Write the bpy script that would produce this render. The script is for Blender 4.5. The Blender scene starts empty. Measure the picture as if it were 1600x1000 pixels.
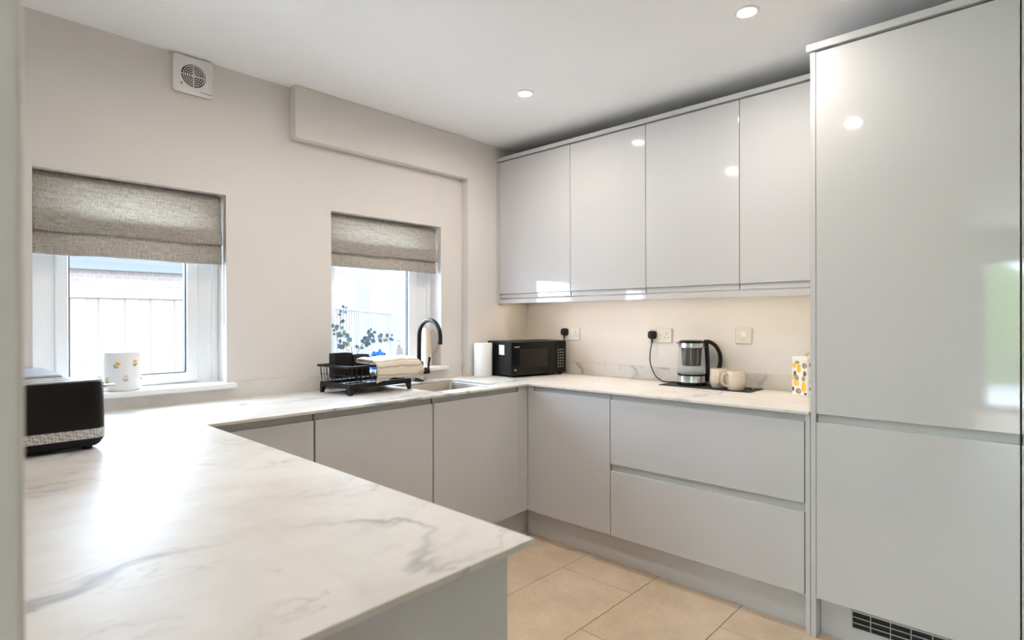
import bpy, bmesh, math, random
from mathutils import Vector, Matrix
random.seed(7)
C = bpy.context.scene.collection
scene = bpy.context.scene
R = math.radians

# ------------------------------------------------------------------ camera
yaw, pitch, roll = R(43.068), R(-0.1276), R(-0.1353)
fw = Vector((math.cos(yaw), math.sin(yaw), 0)); rt = Vector((math.sin(yaw), -math.cos(yaw), 0)); up = Vector((0, 0, 1))
f2 = fw*math.cos(pitch) + up*math.sin(pitch); u2 = up*math.cos(pitch) - fw*math.sin(pitch)
r3 = rt*math.cos(roll) + u2*math.sin(roll); u3 = u2*math.cos(roll) - rt*math.sin(roll)
cam_d = bpy.data.cameras.new('camera'); cam = bpy.data.objects.new('camera', cam_d); C.objects.link(cam)
cam_d.sensor_width = 36; cam_d.lens = 36*887.29/1600; cam_d.clip_start = 0.02
m = Matrix((r3, u3, -f2)).transposed().to_4x4(); m.translation = (0, 0, 1.26)
cam.matrix_world = m
cam_d.dof.use_dof = True; cam_d.dof.focus_distance = 2.9; cam_d.dof.aperture_fstop = 4.0
scene.camera = cam

# ------------------------------------------------------------------ world and exposure
SKY = 12.5
w = bpy.data.worlds.new('overcast_sky'); scene.world = w; w.use_nodes = True
bg = w.node_tree.nodes['Background']; bg.inputs[0].default_value = (0.64, 0.81, 1.0, 1); bg.inputs[1].default_value = SKY
SUN = 4.0
sd = bpy.data.lights.new('sun', 'SUN'); so = bpy.data.objects.new('sun', sd); C.objects.link(so)
sd.energy = SUN; sd.angle = R(0.6); sd.color = (1.0, 0.985, 0.96)
so.rotation_euler = Vector((0.85, 0.12, -0.72)).to_track_quat('-Z', 'Y').to_euler()
LAMP = 430.0      # emission of the ceiling downlights
PUCK = 18.0      # emission of the strip light under the wall cupboards
vs = scene.view_settings
vs.view_transform = 'Standard'; vs.look = 'None'; vs.exposure = 1.02; vs.gamma = 1.0; vs.use_curve_mapping = False
cy = scene.cycles
cy.max_bounces = 10; cy.diffuse_bounces = 6; cy.glossy_bounces = 4; cy.transmission_bounces = 6; cy.transparent_max_bounces = 12
cy.sample_clamp_indirect = 6.0; cy.caustics_reflective = False; cy.caustics_refractive = False
cy.use_denoising = True

def portal(name, loc, rot, sx, sy):            # guides daylight sampling through a glazed opening
    d = bpy.data.lights.new(name, 'AREA'); d.shape = 'RECTANGLE'; d.size = sx; d.size_y = sy
    o = bpy.data.objects.new(name, d); C.objects.link(o); o.location = loc; o.rotation_euler = rot
    d.cycles.is_portal = True
portal('daylight_portal', (0.67, 2.99, 1.40), (R(-90), 0, 0), 0.70, 0.90)
portal('daylight_portal', (1.94, 2.99, 1.40), (R(-90), 0, 0), 0.76, 0.90)
portal('daylight_portal', (-5.12, -0.80, 1.03), (0, R(-90), 0), 2.06, 2.84)

# ------------------------------------------------------------------ key dimensions (metres)
XW, YW, CZ = 3.08, 2.785, 2.433       # right wall, window wall, ceiling
YP, XP = 2.725, 2.50                  # pillar face and its left side
WT = 0.89                             # worktop top
XD, YD = 2.445, 2.163                 # base door planes
XC = 2.77                             # wall cupboard door plane

# ------------------------------------------------------------------ materials
def nt(name):
    mt = bpy.data.materials.new(name); mt.use_nodes = True
    return mt, mt.node_tree.nodes, mt.node_tree.links, mt.node_tree.nodes['Principled BSDF']
def mat(name, col, rough=0.5, metal=0.0, coat=0.0, spec=0.5, emit=None, es=0.0, trans=0.0, ior=1.45, sheen=0.0):
    mt, N, L, b = nt(name)
    b.inputs['Base Color'].default_value = (*col, 1); b.inputs['Roughness'].default_value = rough
    b.inputs['Metallic'].default_value = metal; b.inputs['Coat Weight'].default_value = coat
    b.inputs['Specular IOR Level'].default_value = spec; b.inputs['IOR'].default_value = ior
    b.inputs['Transmission Weight'].default_value = trans; b.inputs['Sheen Weight'].default_value = sheen
    if emit: b.inputs['Emission Color'].default_value = (*emit, 1); b.inputs['Emission Strength'].default_value = es
    return mt
def coords(N, L, scale=(1, 1, 1), kind='Object', rot=(0, 0, 0)):
    t = N.new('ShaderNodeTexCoord'); mp = N.new('ShaderNodeMapping')
    mp.inputs['Scale'].default_value = scale; mp.inputs['Rotation'].default_value = rot
    L.new(t.outputs[kind], mp.inputs[0]); return mp.outputs[0]
def noise(N, L, vec, scale, detail=3, rough=0.5, dist=0.0):
    n = N.new('ShaderNodeTexNoise'); L.new(vec, n.inputs['Vector'])
    n.inputs['Scale'].default_value = scale; n.inputs['Detail'].default_value = detail
    n.inputs['Roughness'].default_value = rough; n.inputs['Distortion'].default_value = dist
    return n.outputs['Fac']
def ramp(N, L, fac, stops):
    r = N.new('ShaderNodeValToRGB'); e = r.color_ramp.elements
    while len(e) < len(stops): e.new(0.5)
    for el, (p, c) in zip(e, stops): el.position = p; el.color = (*c, 1) if len(c) == 3 else c
    L.new(fac, r.inputs[0]); return r.outputs[0]
def bump(N, L, b, h, strength, dist):
    bp = N.new('ShaderNodeBump'); bp.inputs['Strength'].default_value = strength; bp.inputs['Distance'].default_value = dist
    L.new(h, bp.inputs['Height']); L.new(bp.outputs[0], b.inputs['Normal'])
def mixc(N, L, fac, a, c):
    x = N.new('ShaderNodeMix'); x.data_type = 'RGBA'
    for s, i in ((fac, 0), (a, 6), (c, 7)):
        if hasattr(s, 'links') or hasattr(s, 'is_linked'): L.new(s, x.inputs[i])
        elif i == 0: x.inputs[0].default_value = s
        else: x.inputs[i].default_value = (*s, 1)
    return x.outputs[2]
def mathn(N, L, op, a, b=None, c=None):
    x = N.new('ShaderNodeMath'); x.operation = op
    for i, s in enumerate((a, b, c)):
        if s is None: continue
        if isinstance(s, (int, float)): x.inputs[i].default_value = s
        else: L.new(s, x.inputs[i])
    return x.outputs[0]

def m_paint(name, col, s=220, st=0.06):
    mt, N, L, b = nt(name); b.inputs['Roughness'].default_value = 0.75; b.inputs['Specular IOR Level'].default_value = 0.25
    v = coords(N, L); n = noise(N, L, v, 3.0, 4)
    c = ramp(N, L, n, [(0.3, tuple(x*0.975 for x in col)), (0.7, col)]); L.new(c, b.inputs['Base Color'])
    bump(N, L, b, noise(N, L, v, s, 2), st, 0.002); return mt
M = {}
M['wall'] = m_paint('warm_white_wall_paint', (0.735, 0.70, 0.665))
M['ceiling'] = m_paint('ceiling_paint', (0.94, 0.945, 0.955))
M['greypaint'] = m_paint('cool_grey_wall_paint', (0.36, 0.40, 0.44))
M['upvc'] = mat('white_window_plastic', (0.86, 0.87, 0.88), 0.25)
M['sill'] = mat('white_gloss_sill', (0.86, 0.85, 0.83), 0.3)
M['gasket'] = mat('black_glazing_gasket', (0.02, 0.025, 0.03), 0.5)

def m_cab(name, col, rough):
    mt, N, L, b = nt(name); b.inputs['Base Color'].default_value = (*col, 1)
    b.inputs['Roughness'].default_value = rough; b.inputs['IOR'].default_value = 1.62
    v = coords(N, L); bump(N, L, b, noise(N, L, v, 60, 2), 0.03, 0.0006); return mt
M['cab'] = m_cab('light_grey_gloss_lacquer', (0.565, 0.56, 0.565), 0.05)
M['carcass'] = mat('light_grey_carcass_board', (0.52, 0.52, 0.51), 0.4)
M['rail'] = mat('grey_handle_channel', (0.47, 0.475, 0.47), 0.35)

def m_marble():
    mt, N, L, b = nt('white_marble_laminate')
    v = coords(N, L, (1, 1, 1)); 
    # warp
    n0 = N.new('ShaderNodeTexNoise'); L.new(v, n0.inputs['Vector']); n0.inputs['Scale'].default_value = 1.6; n0.inputs['Detail'].default_value = 4
    add = N.new('ShaderNodeMix'); add.data_type = 'VECTOR'; add.inputs[0].default_value = 0.22
    L.new(v, add.inputs[4]); L.new(n0.outputs['Color'], add.inputs[5]); vv = add.outputs[1]
    def vein(scale, width, seed, detail=5):
        mp = N.new('ShaderNodeMapping'); mp.inputs['Location'].default_value = (seed, seed*0.7, seed*1.3); mp.inputs['Rotation'].default_value = (0, 0, R(35)); mp.inputs['Scale'].default_value = (0.55, 1.25, 1)
        L.new(vv, mp.inputs[0]); n = noise(N, L, mp.outputs[0], scale, detail, 0.55)
        d = mathn(N, L, 'ABSOLUTE', mathn(N, L, 'SUBTRACT', n, 0.5))
        return mathn(N, L, 'SUBTRACT', 1.0, mathn(N, L, 'MINIMUM', mathn(N, L, 'DIVIDE', d, width), 1.0))
    k1 = mathn(N, L, 'MULTIPLY', mathn(N, L, 'POWER', vein(2.0, 0.022, 3.1), 1.6), ramp(N, L, noise(N, L, v, 1.9, 2), [(0.42, (0, 0, 0)), (0.54, (1, 1, 1))]))
    k2 = mathn(N, L, 'MULTIPLY', vein(4.5, 0.012, 8.4), ramp(N, L, noise(N, L, v, 3.1, 2), [(0.46, (0, 0, 0)), (0.60, (0.9, 0.9, 0.9))]))
    cloud = ramp(N, L, noise(N, L, vv, 2.6, 6, 0.6), [(0.33, (0.58, 0.535, 0.48)), (0.50, (0.70, 0.672, 0.635)), (0.70, (0.76, 0.742, 0.72))])
    fine = ramp(N, L, noise(N, L, vv, 14, 5, 0.6), [(0.35, (0.94, 0.93, 0.92)), (0.6, (1, 1, 1))])
    mu = N.new('ShaderNodeMix'); mu.data_type = 'RGBA'; mu.blend_type = 'MULTIPLY'; mu.inputs[0].default_value = 1
    L.new(cloud, mu.inputs[6]); L.new(fine, mu.inputs[7])
    c = mixc(N, L, mathn(N, L, 'MULTIPLY', k1, 0.85), mu.outputs[2], (0.28, 0.28, 0.29))
    c = mixc(N, L, mathn(N, L, 'MULTIPLY', k2, 0.7), c, (0.40, 0.37, 0.33))
    L.new(c, b.inputs['Base Color']); b.inputs['Roughness'].default_value = 0.40; b.inputs['Specular IOR Level'].default_value = 0.55
    return mt
M['marble'] = m_marble()

def m_tile():
    mt, N, L, b = nt('beige_stone_floor_tile')
    t = N.new('ShaderNodeTexCoord'); oi = N.new('ShaderNodeObjectInfo')
    cb = N.new('ShaderNodeCombineXYZ')
    for i, k in enumerate((13.0, 29.0, 7.0)): L.new(mathn(N, L, 'MULTIPLY', oi.outputs['Random'], k), cb.inputs[i])
    va = N.new('ShaderNodeVectorMath'); L.new(t.outputs['Object'], va.inputs[0]); L.new(cb.outputs[0], va.inputs[1])
    v = va.outputs[0]
    a = ramp(N, L, noise(N, L, v, 5, 6, 0.62), [(0.30, (0.58, 0.45, 0.315)), (0.52, (0.68, 0.53, 0.38)), (0.74, (0.76, 0.61, 0.46))])
    c = ramp(N, L, noise(N, L, v, 60, 3, 0.6), [(0.35, (0.93, 0.93, 0.93)), (0.6, (1, 1, 1))])
    mu = N.new('ShaderNodeMix'); mu.data_type = 'RGBA'; mu.blend_type = 'MULTIPLY'; mu.inputs[0].default_value = 1
    L.new(a, mu.inputs[6]); L.new(c, mu.inputs[7]); L.new(mu.outputs[2], b.inputs['Base Color'])
    b.inputs['Roughness'].default_value = 0.38; return mt
M['tile'] = m_tile()
M['grout'] = mat('dark_beige_grout', (0.30, 0.25, 0.19), 0.9)

def m_linen():
    mt, N, L, b = nt('oatmeal_linen_fabric')
    N.remove(b); out = N['Material Output']
    v1 = coords(N, L, (380, 380, 26)); v2 = coords(N, L, (22, 22, 420))
    a = noise(N, L, v1, 1.0, 2); c = noise(N, L, v2, 1.0, 2)
    s = mathn(N, L, 'ADD', mathn(N, L, 'MULTIPLY', a, 0.5), mathn(N, L, 'MULTIPLY', c, 0.5))
    col = ramp(N, L, s, [(0.36, (0.42, 0.38, 0.335)), (0.50, (0.62, 0.58, 0.525)), (0.64, (0.76, 0.73, 0.69))])
    d = N.new('ShaderNodeBsdfDiffuse'); tr = N.new('ShaderNodeBsdfTranslucent'); mx = N.new('ShaderNodeMixShader'); mx.inputs[0].default_value = 0.52
    L.new(col, d.inputs[0]); L.new(col, tr.inputs[0]); L.new(d.outputs[0], mx.inputs[1]); L.new(tr.outputs[0], mx.inputs[2])
    bp = N.new('ShaderNodeBump'); bp.inputs['Strength'].default_value = 0.4; bp.inputs['Distance'].default_value = 0.001; L.new(s, bp.inputs['Height']); L.new(bp.outputs[0], d.inputs['Normal'])
    L.new(mx.outputs[0], out.inputs[0]); return mt
M['linen'] = m_linen()
def m_pane(name, tint=(1, 1, 1), gl=1.0):
    mt, N, L, b = nt(name); N.remove(b); out = N['Material Output']
    t = N.new('ShaderNodeBsdfTransparent'); t.inputs[0].default_value = (*tint, 1)
    g = N.new('ShaderNodeBsdfGlossy'); g.inputs['Roughness'].default_value = 0.02
    f = N.new('ShaderNodeLayerWeight'); f.inputs[0].default_value = 0.5
    mx = N.new('ShaderNodeMixShader'); L.new(mathn(N, L, 'MULTIPLY_ADD', mathn(N, L, 'POWER', f.outputs['Facing'], 5.0), 0.9*gl, 0.04*gl), mx.inputs[0])
    L.new(t.outputs[0], mx.inputs[1]); L.new(g.outputs[0], mx.inputs[2]); L.new(mx.outputs[0], out.inputs[0]); return mt
M['pane'] = m_pane('clear_window_glass')
M['glass'] = m_pane('clear_kettle_glass', (0.985, 0.985, 0.98))
M['black'] = mat('black_powder_coat', (0.014, 0.012, 0.011), 0.42, spec=0.3)
M['blackgloss'] = mat('gloss_black_plastic', (0.006, 0.006, 0.006), 0.14, spec=0.3)
M['blackmatt'] = mat('matt_black_plastic', (0.010, 0.010, 0.010), 0.5, spec=0.25)
M['mwglass'] = mat('dark_oven_window', (0.022, 0.017, 0.014), 0.06, spec=0.35)
M['print'] = mat('pale_grey_print', (0.55, 0.53, 0.50), 0.6)
M['steel'] = mat('brushed_stainless_steel', (0.62, 0.61, 0.59), 0.28, 1.0)
M['sink'] = mat('satin_steel_sink', (0.50, 0.46, 0.41), 0.38, 0.85)
M['chrome'] = mat('polished_chrome', (0.75, 0.76, 0.78), 0.12, 1.0)
M['white'] = mat('white_moulded_plastic', (0.80, 0.79, 0.77), 0.35)
M['socketw'] = mat('ivory_socket_plastic', (0.68, 0.645, 0.58), 0.3)
M['dark'] = mat('dark_hollow', (0.02, 0.02, 0.02), 0.8)
M['fandark'] = mat('brown_grey_fan_blades', (0.045, 0.038, 0.032), 0.6)
M['navy'] = mat('navy_print', (0.03, 0.04, 0.12), 0.5)
M['ceramic'] = mat('white_glazed_ceramic', (0.84, 0.84, 0.83), 0.2)
M['soil'] = mat('dark_soil', (0.05, 0.035, 0.025), 0.9)
M['yellow'] = mat('yellow_petal_print', (0.85, 0.50, 0.05), 0.4)
M['peach'] = mat('peach_petal_print', (0.80, 0.60, 0.42), 0.4)
M['stemprint'] = mat('dark_green_leaf_print', (0.06, 0.08, 0.09), 0.4)
M['leaf'] = mat('blue_green_eucalyptus_leaf', (0.17, 0.27, 0.36), 0.5)
M['leafy'] = mat('fresh_green_young_leaf', (0.30, 0.45, 0.10), 0.5)
M['stem'] = mat('brown_twig', (0.12, 0.08, 0.06), 0.7)
M['blue'] = mat('bright_blue_plastic_film', (0.04, 0.24, 0.72), 0.25)
M['paper'] = m_paint('white_paper_towel', (0.86, 0.845, 0.81), 420, 0.25)
M['cable'] = mat('black_rubber_cable', (0.012, 0.012, 0.012), 0.45)
M['slate'] = mat('black_rubber_mat', (0.014, 0.013, 0.013), 0.6)
M['tan'] = mat('tan_clay', (0.52, 0.36, 0.22), 0.5)
M['cream'] = mat('cream_glazed_clay', (0.74, 0.63, 0.50), 0.3)
def m_speckle():
    mt, N, L, b = nt('cream_speckled_stoneware'); v = coords(N, L)
    c = ramp(N, L, noise(N, L, v, 260, 2), [(0.30, (0.36, 0.28, 0.21)), (0.38, (0.60, 0.51, 0.42))]); L.new(c, b.inputs['Base Color'])
    b.inputs['Roughness'].default_value = 0.16; return mt
M['mug'] = m_speckle()
M['lamp'] = mat('warm_lamp_face', (1, 1, 1), 0.5, emit=(1.0, 0.92, 0.83), es=LAMP)
M['puck'] = mat('warm_strip_face', (1, 1, 1), 0.5, emit=(1.0, 0.76, 0.52), es=PUCK)
M['toast'] = mat('speckled_black_enamel', (0.010, 0.009, 0.008), 0.3, spec=0.25)
def m_diamond():
    mt, N, L, b = nt('embossed_steel_band'); b.inputs['Metallic'].default_value = 0.8; b.inputs['Roughness'].default_value = 0.38
    ck = N.new('ShaderNodeTexChecker'); ck.inputs['Scale'].default_value = 1
    L.new(coords(N, L, (150, 150, 150), rot=(R(45), R(45), R(45))), ck.inputs['Vector'])
    L.new(ramp(N, L, ck.outputs['Fac'], [(0, (0.42, 0.40, 0.38)), (1, (0.72, 0.70, 0.67))]), b.inputs['Base Color']); return mt
M['diamond'] = m_diamond()
def m_towel():
    mt, N, L, b = nt('striped_waffle_towel'); b.inputs['Roughness'].default_value = 0.95; b.inputs['Sheen Weight'].default_value = 0.3
    u = N.new('ShaderNodeUVMap'); sp = N.new('ShaderNodeSeparateXYZ'); L.new(u.outputs[0], sp.inputs[0])
    s = mathn(N, L, 'FRACT', mathn(N, L, 'MULTIPLY', sp.outputs[0], 13.0))
    band = ramp(N, L, s, [(0.0, (0.74, 0.66, 0.55)), (0.60, (0.74, 0.66, 0.55)), (0.63, (0.46, 0.38, 0.30)), (0.82, (0.48, 0.40, 0.32)), (0.85, (0.74, 0.66, 0.55))])
    t = mathn(N, L, 'FRACT', mathn(N, L, 'MULTIPLY', sp.outputs[1], 46.0))
    k = ramp(N, L, t, [(0.0, (0.70, 0.70, 0.70)), (0.25, (1, 1, 1)), (0.8, (1, 1, 1))])
    mu = N.new('ShaderNodeMix'); mu.data_type = 'RGBA'; mu.blend_type = 'MULTIPLY'; mu.inputs[0].default_value = 1
    L.new(band, mu.inputs[6]); L.new(k, mu.inputs[7]); L.new(mu.outputs[2], b.inputs['Base Color'])
    bump(N, L, b, noise(N, L, coords(N, L), 300, 2), 0.4, 0.002); return mt
M['towel'] = m_towel()
M['tinwhite'] = mat('white_printed_tin', (0.80, 0.77, 0.70), 0.3)
M['brownprint'] = mat('taupe_print', (0.36, 0.27, 0.19), 0.4)
M['inkprint'] = mat('ink_print', (0.05, 0.055, 0.08), 0.4)
M['blueprint'] = mat('pale_blue_print', (0.25, 0.38, 0.60), 0.4)
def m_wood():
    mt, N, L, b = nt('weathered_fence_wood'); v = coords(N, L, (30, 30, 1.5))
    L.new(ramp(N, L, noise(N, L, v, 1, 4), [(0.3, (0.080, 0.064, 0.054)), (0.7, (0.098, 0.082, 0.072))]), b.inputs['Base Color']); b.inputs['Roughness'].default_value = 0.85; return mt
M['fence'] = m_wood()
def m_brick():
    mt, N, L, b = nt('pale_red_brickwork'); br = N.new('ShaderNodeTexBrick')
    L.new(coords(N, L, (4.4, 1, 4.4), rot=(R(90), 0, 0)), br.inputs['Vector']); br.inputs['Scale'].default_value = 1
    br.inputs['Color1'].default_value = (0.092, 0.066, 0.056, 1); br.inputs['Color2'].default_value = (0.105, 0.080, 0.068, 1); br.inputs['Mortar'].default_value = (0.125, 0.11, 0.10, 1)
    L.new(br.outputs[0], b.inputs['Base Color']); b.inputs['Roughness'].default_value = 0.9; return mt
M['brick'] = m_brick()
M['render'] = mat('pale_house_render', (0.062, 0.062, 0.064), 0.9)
M['slateroof'] = mat('grey_roof', (0.12, 0.125, 0.13), 0.8)
M['bluegrey'] = mat('blue_grey_glass', (0.05, 0.066, 0.085), 0.3)
def m_noise2(name, a, c, s, rough=0.9):
    mt, N, L, b = nt(name); L.new(ramp(N, L, noise(N, L, coords(N, L), s, 5), [(0.35, a), (0.65, c)]), b.inputs['Base Color']); b.inputs['Roughness'].default_value = rough; return mt
M['paving'] = m_noise2('pale_stone_paving', (0.66, 0.65, 0.62), (0.76, 0.74, 0.71), 3)
M['hedge'] = m_noise2('green_hedge_leaves', (0.06, 0.13, 0.03), (0.22, 0.34, 0.10), 9)
M['bin'] = mat('blue_grey_satin_metal', (0.33, 0.36, 0.40), 0.35, 0.3)
M['foam'] = mat('white_translucent_bottle', (0.80, 0.82, 0.84), 0.25)

# ------------------------------------------------------------------ mesh helpers
BASE = {}
class B:
    def __init__(s): s.bm = bmesh.new(); s.sh = []
    def _merge(s, t):
        me = bpy.data.meshes.new('t'); t.to_mesh(me); t.free(); s.bm.from_mesh(me); bpy.data.meshes.remove(me); return s
    def box(s, x0, x1, y0, y1, z0, z1, bev=0.0, seg=2):
        s.sh.append(13); t = bmesh.new(); bmesh.ops.create_cube(t, size=1)
        for v in t.verts: v.co = Vector(((x0+x1)/2 + v.co.x*(x1-x0), (y0+y1)/2 + v.co.y*(y1-y0), (z0+z1)/2 + v.co.z*(z1-z0)))
        if bev: bmesh.ops.bevel(t, geom=t.edges[:], offset=bev, segments=seg, affect='EDGES', profile=0.5)
        return s._merge(t)
    def faces(s, verts, faces):
        vv = [s.bm.verts.new(v) for v in verts]
        for f in faces:
            try: s.bm.faces.new([vv[i] for i in f])
            except ValueError: pass
        return s
    def loft(s, rings, cap=True, closed=True):     # rings: equal-length lists of points
        n = len(rings[0]); vs_ = [[s.bm.verts.new(p) for p in r] for r in rings]
        for a, b_ in zip(vs_, vs_[1:]):
            for i in range(n if closed else n-1):
                j = (i+1) % n
                try: s.bm.faces.new((a[i], a[j], b_[j], b_[i]))
                except ValueError: pass
        if cap and closed:
            for r in (vs_[0][::-1], vs_[-1]):
                try: s.bm.faces.new(r)
                except ValueError: pass
        return s
    def lathe(s, prof, c=(0, 0, 0), seg=32, ring=False):
        if ring: prof = prof + [prof[0]]
        rings = [[(c[0]+r*math.cos(2*math.pi*i/seg), c[1]+r*math.sin(2*math.pi*i/seg), c[2]+z) for i in range(seg)] for r, z in prof]
        return s.loft(rings, cap=not ring)
    def tube(s, pts, r, seg=10, closed=False):
        s.sh.append(65); P = [Vector(p) for p in pts]; n = len(P); rad = r if hasattr(r, '__len__') else [r]*n
        rings = []; prev = None
        for i in range(n):
            a = P[(i-1) % n] if (closed or i > 0) else P[0]; b_ = P[(i+1) % n] if (closed or i < n-1) else P[-1]
            t = (b_-a).normalized()
            if prev is None: nrm = t.orthogonal().normalized()
            else:
                nrm = prev - t*prev.dot(t); nrm = nrm.normalized() if nrm.length > 1e-6 else t.orthogonal().normalized()
            prev = nrm; bi = t.cross(nrm)
            rings.append([P[i] + (nrm*math.cos(2*math.pi*k/seg) + bi*math.sin(2*math.pi*k/seg))*rad[i] for k in range(seg)])
        if closed: rings.append(rings[0]); return s.loft(rings, cap=False)
        return s.loft(rings)
    def cyl(s, p0, p1, r, seg=20): return s.tube([p0, p1], r, seg)
    def rprism(s, x0, x1, y0, y1, r, levels, seg=6):   # rounded rectangle in plan; levels: (z, inset)
        s.sh.append(20); rings = []
        for z, ins in levels:
            ring = []; rr = max(r-ins, 0.001)
            for cx, cy_, a0 in ((x1-ins-rr, y1-ins-rr, 0), (x0+ins+rr, y1-ins-rr, 90), (x0+ins+rr, y0+ins+rr, 180), (x1-ins-rr, y0+ins+rr, 270)):
                for k in range(seg+1):
                    a = R(a0 + 90*k/seg); ring.append((cx+rr*math.cos(a), cy_+rr*math.sin(a), z))
            rings.append(ring)
        return s.loft(rings)
    def ball(s, c, r, sc=(1, 1, 1), sub=2):
        t = bmesh.new(); bmesh.ops.create_icosphere(t, subdivisions=sub, radius=r)
        for v in t.verts: v.co = Vector((c[0]+v.co.x*sc[0], c[1]+v.co.y*sc[1], c[2]+v.co.z*sc[2]))
        return s._merge(t)
    def slab(s, us, vs_, keep, w0, w1, axis='z'):      # grid of cells with holes, extruded from w0 to w1
        def P(u, v, w_): return (u, v, w_) if axis == 'z' else ((u, w_, v) if axis == 'y' else (w_, u, v))
        cache = {}
        def V(i, j, k):
            if (i, j, k) not in cache: cache[(i, j, k)] = s.bm.verts.new(P(us[i], vs_[j], (w0, w1)[k]))
            return cache[(i, j, k)]
        K = {(i, j) for i in range(len(us)-1) for j in range(len(vs_)-1) if keep((us[i]+us[i+1])/2, (vs_[j]+vs_[j+1])/2)}
        for i, j in K:
            s.bm.faces.new((V(i, j, 1), V(i+1, j, 1), V(i+1, j+1, 1), V(i, j+1, 1)))
            s.bm.faces.new((V(i, j, 0), V(i, j+1, 0), V(i+1, j+1, 0), V(i+1, j, 0)))
            for (a, b_, nb) in (((i, j), (i+1, j), (i, j-1)), ((i+1, j), (i+1, j+1), (i+1, j)), ((i+1, j+1), (i, j+1), (i, j+1)), ((i, j+1), (i, j), (i-1, j))):
                if nb not in K: s.bm.faces.new((V(*a, 0), V(*b_, 0), V(*b_, 1), V(*a, 1)))
        return s
    def sheet(s, rows, uv=True):
        vs_ = [[s.bm.verts.new(p) for p in r] for r in rows]; lay = s.bm.loops.layers.uv.verify()
        nr, nc = len(rows), len(rows[0])
        for i in range(nr-1):
            for j in range(nc-1):
                f = s.bm.faces.new((vs_[i][j], vs_[i][j+1], vs_[i+1][j+1], vs_[i+1][j]))
                for lp, (a, b_) in zip(f.loops, ((i, j), (i, j+1), (i+1, j+1), (i+1, j))): lp[lay].uv = (a/(nr-1), b_/(nc-1))
        return s
    def obj(s, name, m_, parent=None, local=False, sharp=None, bev=0.0):
        if sharp is None: sharp = min(s.sh) if s.sh else 40
        bmesh.ops.recalc_face_normals(s.bm, faces=s.bm.faces[:])
        if parent is not None: off = Vector((0, 0, 0)) if local else BASE[parent]
        else:
            co = [v.co for v in s.bm.verts]
            off = Vector(((min(c.x for c in co)+max(c.x for c in co))/2, (min(c.y for c in co)+max(c.y for c in co))/2, min(c.z for c in co)))
            if local: off = Vector((0, 0, 0))
        if off.length: bmesh.ops.translate(s.bm, verts=s.bm.verts[:], vec=-off)
        me = bpy.data.meshes.new(name); s.bm.to_mesh(me); s.bm.free()
        for p in me.polygons: p.use_smooth = True
        me.set_sharp_from_angle(angle=R(sharp)); me.materials.append(M[m_] if isinstance(m_, str) else m_)
        o = bpy.data.objects.new(name, me); C.objects.link(o)
        if parent is not None: o.parent = parent; BASE[o] = BASE[parent]
        else: o.location = off; BASE[o] = off.copy()
        if bev:
            md = o.modifiers.new('edge', 'BEVEL'); md.width = bev; md.segments = 2; md.limit_method = 'ANGLE'; md.angle_limit = R(40); md.harden_normals = True
        return o
def tag(o, label, cat, group=None):
    o['label'] = label; o['category'] = cat
    if group: o['group'] = group
    return o
def thing(name, label, cat, loc=(0, 0, 0), rz=0.0, group=None):
    o = bpy.data.objects.new(name, None); C.objects.link(o); o.location = loc; o.rotation_euler = (0, 0, rz)
    o.empty_display_size = 0.05; BASE[o] = Vector(loc); return tag(o, label, cat, group)
def struct(o): o['kind'] = 'structure'; return o
def box(name, m_, parent, *a, bev=0.0015): return B().box(*a, bev=bev).obj(name, m_, parent)
def text(name, body, size, mw, m_, parent, ext=0.0002):
    c = bpy.data.curves.new(name, 'FONT'); c.body = body; c.size = size; c.extrude = ext; c.align_x = 'LEFT'
    c.materials.append(M[m_]); tmp = bpy.data.objects.new(name, c); C.objects.link(tmp); bpy.context.view_layer.update()
    me = bpy.data.meshes.new_from_object(tmp.evaluated_get(bpy.context.evaluated_depsgraph_get())); bpy.data.objects.remove(tmp)
    o = bpy.data.objects.new(name, me); C.objects.link(o); o.parent = parent; o.matrix_local = mw; return o
def frame_mat(origin, xdir, ydir):
    x = Vector(xdir).normalized(); y = Vector(ydir).normalized(); z = x.cross(y)
    mm = Matrix((x, y, z)).transposed().to_4x4(); mm.translation = origin; return mm

# ================================================================== THE ROOM
X0, Y0 = -5.0, -3.5
# floor slab with the tiles as its pieces
fl = struct(B().box(X0-0.15, XW+0.15, Y0-0.15, YW+0.2, -0.2, -0.006).obj('floor', 'grout'))
tw, th, j = 0.80, 0.407, 0.0016
tb = B().box(j, tw-j, j, th-j, -0.008, 0.0, bev=0.0012, seg=1)
tile0 = None
row = -11
while True:
    ya = 0.965 + row*th; yb = ya + th
    if ya > YW: break
    row += 1
    if yb <= Y0: continue
    offx = 2.27 if (row % 2 == 0) else 2.67
    k = -12
    while offx + k*tw < XW:
        xa = offx + k*tw; xb = xa + tw; k += 1
        if xb <= X0 + 0.02: continue
        ca, cb, da, db = max(xa, X0), min(xb, XW), max(ya, Y0), min(yb, YW)
        if cb - ca < 0.02 or db - da < 0.02: continue
        if tile0 is None:
            tile0 = tb.obj('tile', 'tile', fl, local=True); o = tile0
        else:
            o = tile0.copy(); C.objects.link(o); o.parent = fl
        o.location = Vector((ca, da, 0)) - BASE[fl]; o.scale = ((cb-ca)/tw, (db-da)/th, 1)
struct(B().box(X0-0.15, XW+0.15, Y0-0.15, YW+0.2, CZ, CZ+0.15).obj('ceiling', 'ceiling'))

# window wall with its two openings
W1 = (0.330, 1.027); W2 = (1.562, 2.322); WZ = (0.945, 1.842)
def keepw(x, z): return not ((W1[0] < x < W1[1] or W2[0] < x < W2[1]) and WZ[0] < z < WZ[1])
struct(B().slab([-0.40, W1[0], W1[1], W2[0], W2[1], XW+0.15], [-0.2, WZ[0], WZ[1], CZ], keepw, YW, YW+0.27, 'y').obj('wall_window', 'wall'))
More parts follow.
